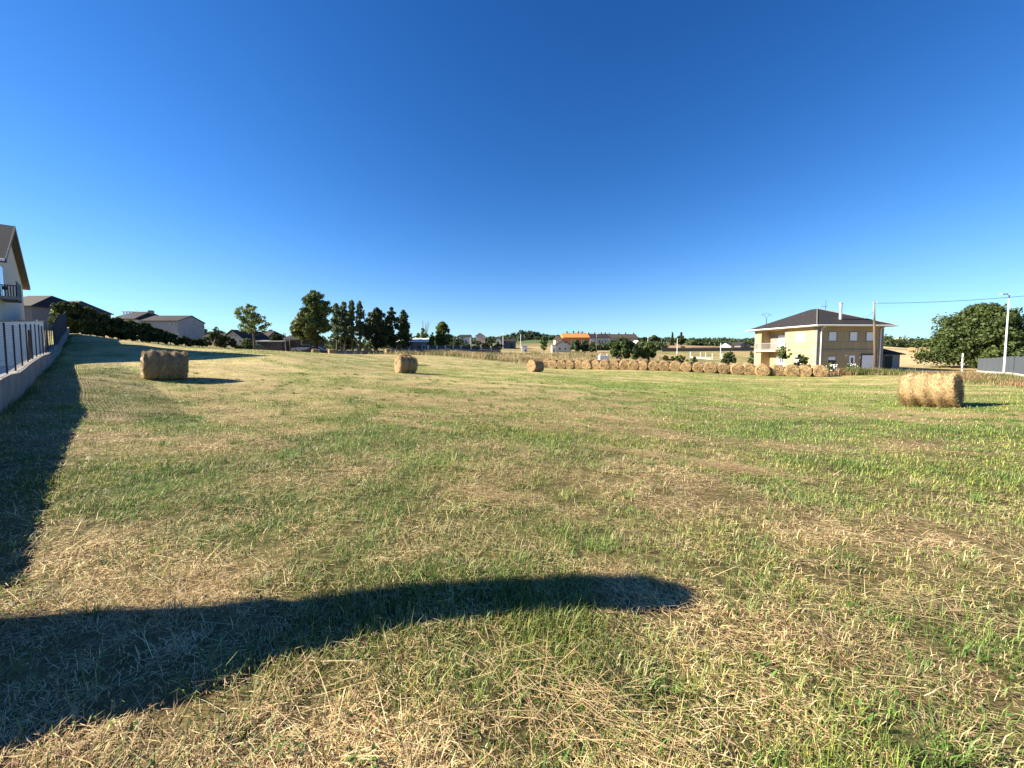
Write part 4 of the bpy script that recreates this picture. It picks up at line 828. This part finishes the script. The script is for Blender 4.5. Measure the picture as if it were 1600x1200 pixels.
# cars
def car(label, px_, y, rz, m):
    x = X(px_, y); r = thing('parked_car', label, 'car', (x, y, gz(x, y)), rz, 'cars parked below the tallest tree')
    prof = [(-2.1, .3), (-2.15, .65), (-2.0, .85), (-1.2, .93), (-.7, 1.02), (.9, 1.02), (1.75, .98), (2.08, .8), (2.1, .35)]; n_ = len(prof)
    pts = [(a, s_ * .85, b) for s_ in (-1, 1) for a, b in prof]
    bd = MB().poly(pts, [tuple(range(n_))[::-1], tuple(range(n_, 2 * n_))] + [(i, (i + 1) % n_, (i + 1) % n_ + n_, i + n_) for i in range(n_)]).build('body', m, r)
    cb = [(-1.15, .94), (-.45, 1.42), (.9, 1.45), (1.6, 1.0)]; pts = [(a, s_ * (.78 if b < 1.1 else .62), b) for s_ in (-1, 1) for a, b in cb]
    MB().poly(pts, [(3, 2, 1, 0), (4, 5, 6, 7), (0, 1, 5, 4), (2, 3, 7, 6)]).build('window', 'glass', r)
    MB().b2(-.47, .92, -.63, .63, 1.425, 1.48).build('roof', m, r)
    for a in (-1.35, 1.3):
        for s_ in (-1, 1):
            wv = MB().tube([(a, s_ * .66, .31), (a, s_ * .88, .31)], .31, 14).build('wheel', 'rubber', r); MB().tube([(a, s_ * .881, .31), (a, s_ * .895, .31)], .17, 10).build('rim', 'metal', wv)
    for s_ in (-.6, .6): MB().b2(-2.16, -2.05, s_ - .18, s_ + .18, .62, .76).build('headlight', 'plastic', r)
car('silver car parked at the far edge of the field in front of the barn', 475, 77.5, .25, 'car_silver')
car('dark blue car parked under the tallest tree beside the silver one', 491, 75.5, .15, 'car_dark')

# white tank behind the row
def tank():
    y = 63; x = X(944.5, y); zb = gz(x, y); w_ = 15 / F * y; h = max(.8, Z(555, y) - zb); r = thing('water_tank', 'white boxy water tank standing behind the bale row beside the round tree', 'tank', (x, y, zb))
    mb = MB(); mb.b2(-w_ / 2, w_ / 2, 0, 1.0, .12, h)
    for i in range(5): mb.b2(-w_ / 2 + .08 + i * w_ / 5, -w_ / 2 + .16 + i * w_ / 5, -.04, 0, .12, h)
    mb.build('body', 'white', r); MB().b2(-w_ / 2 - .05, w_ / 2 + .05, -.06, 1.06, -.1, .118).build('pallet', 'wood', r)
    MB().b2(-w_ / 2 + .1, -w_ / 2 + .3, .3, .6, h, h + .1).b2(w_ / 2 - .3, w_ / 2 - .1, .3, .6, h, h + .12).build('lid', 'plastic', r)
tank()
# flowering bush by the house
def flowers(px_, y, wpx, label, n_):
    t = tree('flowering_bush', label, px_, y, 567, 584, wpx, 'dome', MG, 'flowering bushes in the verge', nleaf=900, size=.16, K_=20, cat='bush'); mb = MB()
    for i in range(n_):
        a = random.random() * 6.28; R_ = wpx / F * y / 2 * random.random(); q = .5 + .7 * random.random(); s_ = .05 + .05 * random.random()
        c = Vector((R_ * math.cos(a), -abs(R_ * math.sin(a)) - .1, q)); pts = [c + Vector(v) * s_ for v in ((1, 0, 0), (0, 1, 0), (-1, 0, 0), (0, -1, 0), (0, 0, 1), (0, 0, -.6))]
        mb.poly(pts, [(0, 1, 4), (1, 2, 4), (2, 3, 4), (3, 0, 4), (1, 0, 5), (2, 1, 5), (3, 2, 5), (0, 3, 5)])
    mb.build('blossom', 'flower', t)
flowers(1298, 43.5, 16, 'bush with white blossoms against the last bale of the row', 34)
flowers(1330, 44.5, 16, 'low bush with creamy blossoms in the weeds below the house', 16)

# ------------------------------------------------------------------ straw bales
def bale_mesh(R_, L_, seed, nst, stsz, fuzz=1., br=1.):
    """body with uneven windings; spiral layers on the ends; loose stalks over it. axis = local y"""
    r_ = np.random.default_rng(seed); na_, nl = 96, 30
    a = np.linspace(0, 2 * math.pi, na_, endpoint=False); ph = r_.random(8) * 6.28
    V = []; C = []
    def rad_(a, t):
        return R_ * (1 + .012 * np.sin(3 * a + ph[0]) + .012 * np.sin(5 * a + ph[1] + 2 * t)) * (1 - .05 * np.abs(2 * t - 1) ** 6) + .034 * np.sin(t * 23 + ph[2] + .6 * np.sin(a)) + .07 * (vn(a * 2.5 + seed, t * 4 + np.zeros_like(a)) - .5)
    for i in range(nl + 1):
        t = i / nl; rr = rad_(a, t); V.append(np.stack([rr * np.cos(a), np.full(na_, (t - .5) * L_) + .05 * (vn(a * 5, a * 0 + i + seed) - .5), rr * np.sin(a)], -1))
    rings = 12
    for s_, t in ((-1, 0.), (1, 1.)):
        for k in range(1, rings + 1):
            f = 1 - k / (rings + .35); rr = rad_(a, t) * f
            bulge = s_ * (.04 * (1 - f ** 2) + .05 * np.sin((f * 4.5 + a / 6.283) * 6.283 + ph[3]) + .11 * (vn(a * 3 + k, a * 0 + f * 9 + seed) - .5))
            V.append(np.stack([rr * np.cos(a), s_ * L_ / 2 + bulge, rr * np.sin(a)], -1))
    V = np.concatenate(V); V[:, 2] = np.maximum(V[:, 2], -R_ * .93)      # the bale sags flat where it rests
    def grid(r0, cnt):
        ii, jj = np.meshgrid(np.arange(cnt), np.arange(na_), indexing='ij'); return np.stack([(r0 + ii) * na_ + jj, (r0 + ii) * na_ + (jj + 1) % na_, (r0 + ii + 1) * na_ + (jj + 1) % na_, (r0 + ii + 1) * na_ + jj], -1).reshape(-1, 4)
    q = [grid(0, nl)[:, ::-1]]
    o0 = (nl + 1) * na_; j = np.arange(na_)
    q.append(np.stack([j, (j + 1) % na_, o0 + (j + 1) % na_, o0 + j], -1)[:, ::1]); q.append(grid(nl + 1, rings - 1))
    o1 = (nl + 1 + rings) * na_; q.append(np.stack([nl * na_ + j, o1 + j, o1 + (j + 1) % na_, nl * na_ + (j + 1) % na_], -1)); q.append(grid(nl + 1 + rings, rings - 1)[:, ::-1])
    q = np.concatenate(q); nb = len(V)
    base = br * np.array([.27, .18, .09]) * (.82 + .3 * r_.random()); col = base * (.65 + .7 * vn(V[:, 0] * 9 + seed, V[:, 1] * 9 + V[:, 2] * 7))[:, None]
    # loose stalks
    A_ = r_.random(nst) * 6.283; T_ = r_.random(nst); side = r_.random(nst) < .66
    rr = rad_(A_, T_); ps = np.stack([rr * np.cos(A_), (T_ - .5) * L_, rr * np.sin(A_)], -1); ns = np.stack([np.cos(A_), A_ * 0, np.sin(A_)], -1)
    tang = np.stack([-np.sin(A_), r_.normal(0, .45, nst), np.cos(A_)], -1)
    sg = np.where(r_.random(nst) < .5, -1., 1.); fr = np.sqrt(r_.random(nst)) * .99; pe = np.stack([rr * fr * np.cos(A_), sg * (L_ / 2 + .05 * (1 - fr ** 2)), rr * fr * np.sin(A_)], -1); ne = np.stack([A_ * 0, sg, A_ * 0], -1)
    te = np.stack([-np.sin(A_) + r_.normal(0, .5, nst), A_ * 0, np.cos(A_) + r_.normal(0, .5, nst)], -1)
    p = np.where(side[:, None], ps, pe); nr_ = np.where(side[:, None], ns, ne); tg = np.where(side[:, None], tang, te); tg /= np.linalg.norm(tg, axis=1)[:, None]
    ln = stsz * (2.5 + 7 * r_.random(nst)); out = fuzz * (.005 + .055 * r_.random(nst) ** 2); tg2 = tg + nr_ * r_.normal(.12, .25, nst)[:, None] + np.array([0, 0, -.25]) * r_.random(nst)[:, None]
    p0 = p + nr_ * .004; p1 = p0 + tg2 * ln[:, None] * .5 + nr_ * out[:, None]; p2 = p1 + tg2 * ln[:, None] * .5 - nr_ * (out * .6)[:, None] + np.array([0, 0, -.02])
    wd = np.cross(tg, nr_); wd = wd * (stsz * (.10 + .12 * r_.random(nst)))[:, None]
    SV = np.stack([p0 - wd, p0 + wd, p1 + wd, p1 - wd, p2], 1).reshape(-1, 3); SV[:, 2] = np.maximum(SV[:, 2], -R_ * .96)
    cs = np.array([(.42, .30, .15), (.56, .43, .23), (.30, .20, .10), (.17, .105, .055), (.45, .35, .17)])[r_.integers(0, 5, nst)] * br * (.75 + .45 * r_.random((nst, 1)))
    i5 = nb + np.arange(nst)[:, None] * 5; ls = (i5 + np.array([0, 1, 2, 3, 3, 2, 4])[None]).ravel()
    loops = np.concatenate([q.ravel(), ls]); st = np.concatenate([np.arange(len(q)) * 4, len(q) * 4 + (np.arange(nst)[:, None] * 7 + np.array([0, 4])[None]).ravel()]); tot = np.concatenate([np.full(len(q), 4), np.tile([4, 3], nst)])
    return npmesh('bale', np.concatenate([V, SV]), loops, st, tot, np.concatenate([col, np.repeat(cs, 5, 0)]), False, [M['straw']])
def put_bale(me, x, y, nrm, label, R_=.65, group='round straw bales on the mown field', roll=0.):
    o = link('straw_bale', me); tag(o, label, 'straw bale', group); a = math.atan2(nrm[1], nrm[0]) - math.pi / 2
    # tilt with the slope along the axis
    d = Vector((nrm[0], nrm[1])).normalized(); s_ = (gz(x + d.x * .5, y + d.y * .5) - gz(x - d.x * .5, y - d.y * .5))
    o.rotation_euler = (math.atan(s_), 0, a); o.location = (x, y, gz(x, y) + R_ * .93); return o
RB = 'single bales lying apart on the field'
put_bale(bale_mesh(.66, 1.45, 11, 17000, .018, 1.6, 1.15), X(1457, 15.3), 15.3, (.53, -.85), 'nearest shaggy straw bale on the right, long side in full sun', .66, RB)
put_bale(bale_mesh(.66, 1.45, 12, 11000, .018, 1.), X(257, 18), 18, (-.72, -.69), 'straw bale on the left with its long side in shade', .66, RB)
put_bale(bale_mesh(.66, 1.3, 13, 9000, .02, 1., 1.15), X(634, 29.3), 29.3, (-.80, -.60), 'straw bale in the middle of the field left of the row, half in shade', .66, RB)
put_bale(bale_mesh(.66, 1.35, 14, 7000, .022, 1., 1.2), X(837, 41.3), 41.3, (-.75, -.66), 'single straw bale lying just left of the long row', .66, RB)
RM = [bale_mesh(.67, 1.3, 20 + i, 3600, .03, 1., 1.22 + .06 * (i % 4)) for i in range(9)]
rowpx = [866.5, 879, 892, 905, 919, 932.5, 946, 961, 975.5, 990.5, 1005.5, 1022.5, 1038.5, 1056, 1073.5, 1091.5, 1110, 1130.5, 1151, 1171, 1191, 1215.5, 1237.5, 1258.5, 1282.5]
ORD = 'first second third fourth fifth sixth seventh eighth ninth tenth eleventh twelfth'.split()
xa, ya, xb, yb = X(866.5, 57.5), 57.5, X(1282.5, 41.5), 41.5
for i, p in enumerate(rowpx):
    rr_ = X(p, 1); t = (xa - rr_ * ya) / (rr_ * (yb - ya) - (xb - xa)); x, y = xa + t * (xb - xa), ya + t * (yb - ya)
    n_ = len(rowpx)
    lab = (f'{ORD[i]} bale from the left end of the long front row' if i < 12 else 'middle bale of the long front row, twelve on each side' if i == 12 else
           f'{ORD[n_ - 1 - i]} bale from the right end of the long front row' if i < n_ - 1 else 'last bale at the right end of the front row, beside the white blossoms')
    k = (i * 4 + i // 5) % 9; d = random.uniform(-.10, .10); o = put_bale(RM[k], x, y, (-.45 + d, -.89), lab, .65, 'straw bales standing in the long row')
    yj = random.uniform(-.25, .25); o.location.x += yj * .45; o.location.y += yj * .9; s_ = random.uniform(.93, 1.07); o.rotation_euler.z += random.uniform(-.09, .09); o.scale = (s_, random.uniform(.9, 1.1), s_)
for p, y, lab in [(857, 60.5, 'bale peeking out behind the left end of the long row'), (923, 57.3, 'bale behind the row nearest left of the white tank'), (967, 55.6, 'bale behind the row below the broad round tree'),
                  (999, 54.3, 'bale behind the row between the two green trees'), (1155, 48.2, 'bale lying behind the row left of the yellow house')]:
    put_bale(RM[int(p) % 9], X(p, y), y, (-.5, -.86), lab, .65, 'bales lying behind the long row')
FB = 'small far bales along the field edge'
for p, y, nrm, lab in [(343, 68, (-.9, -.3), 'far bale against the dark shrubs left of the leaning tree'), (375, 70, (-.9, -.4), 'far bale just left of the leaning tree trunk'), (404, 70, (-.9, -.4), 'far bale just right of the leaning tree trunk'),
                       (493, 73, (-.8, -.6), 'far bale in front of the parked cars'), (519, 73, (-.8, -.6), 'far bale right of the parked cars before the wall'), (575, 74, (-.7, -.7), 'far bale below the very dark round tree'),
                       (607, 74, (-.7, -.7), 'far bale in front of the low pale roofed building'), (632, 45, (-.75, -.65), 'bale hidden behind the middle field bale'),
                       (1425, 120, (.8, -.6), 'leftmost far bale on the golden field beside the yellow house'), (1442, 135, (.8, -.6), 'far bale highest up the golden field'), (1457.5, 95, (.3, -.95), 'dark far bale in the middle of the golden field'), (1471, 120, (.6, -.8), 'far bale at the edge of the huge bushy tree')]:
    big = .92 if p < 1400 else 1.1
    o = put_bale(RM[int(p) % 9], X(p, y), y, nrm, lab, .65 * big, FB if p < 1400 else 'far bales on the golden field'); o.scale = (big,) * 3
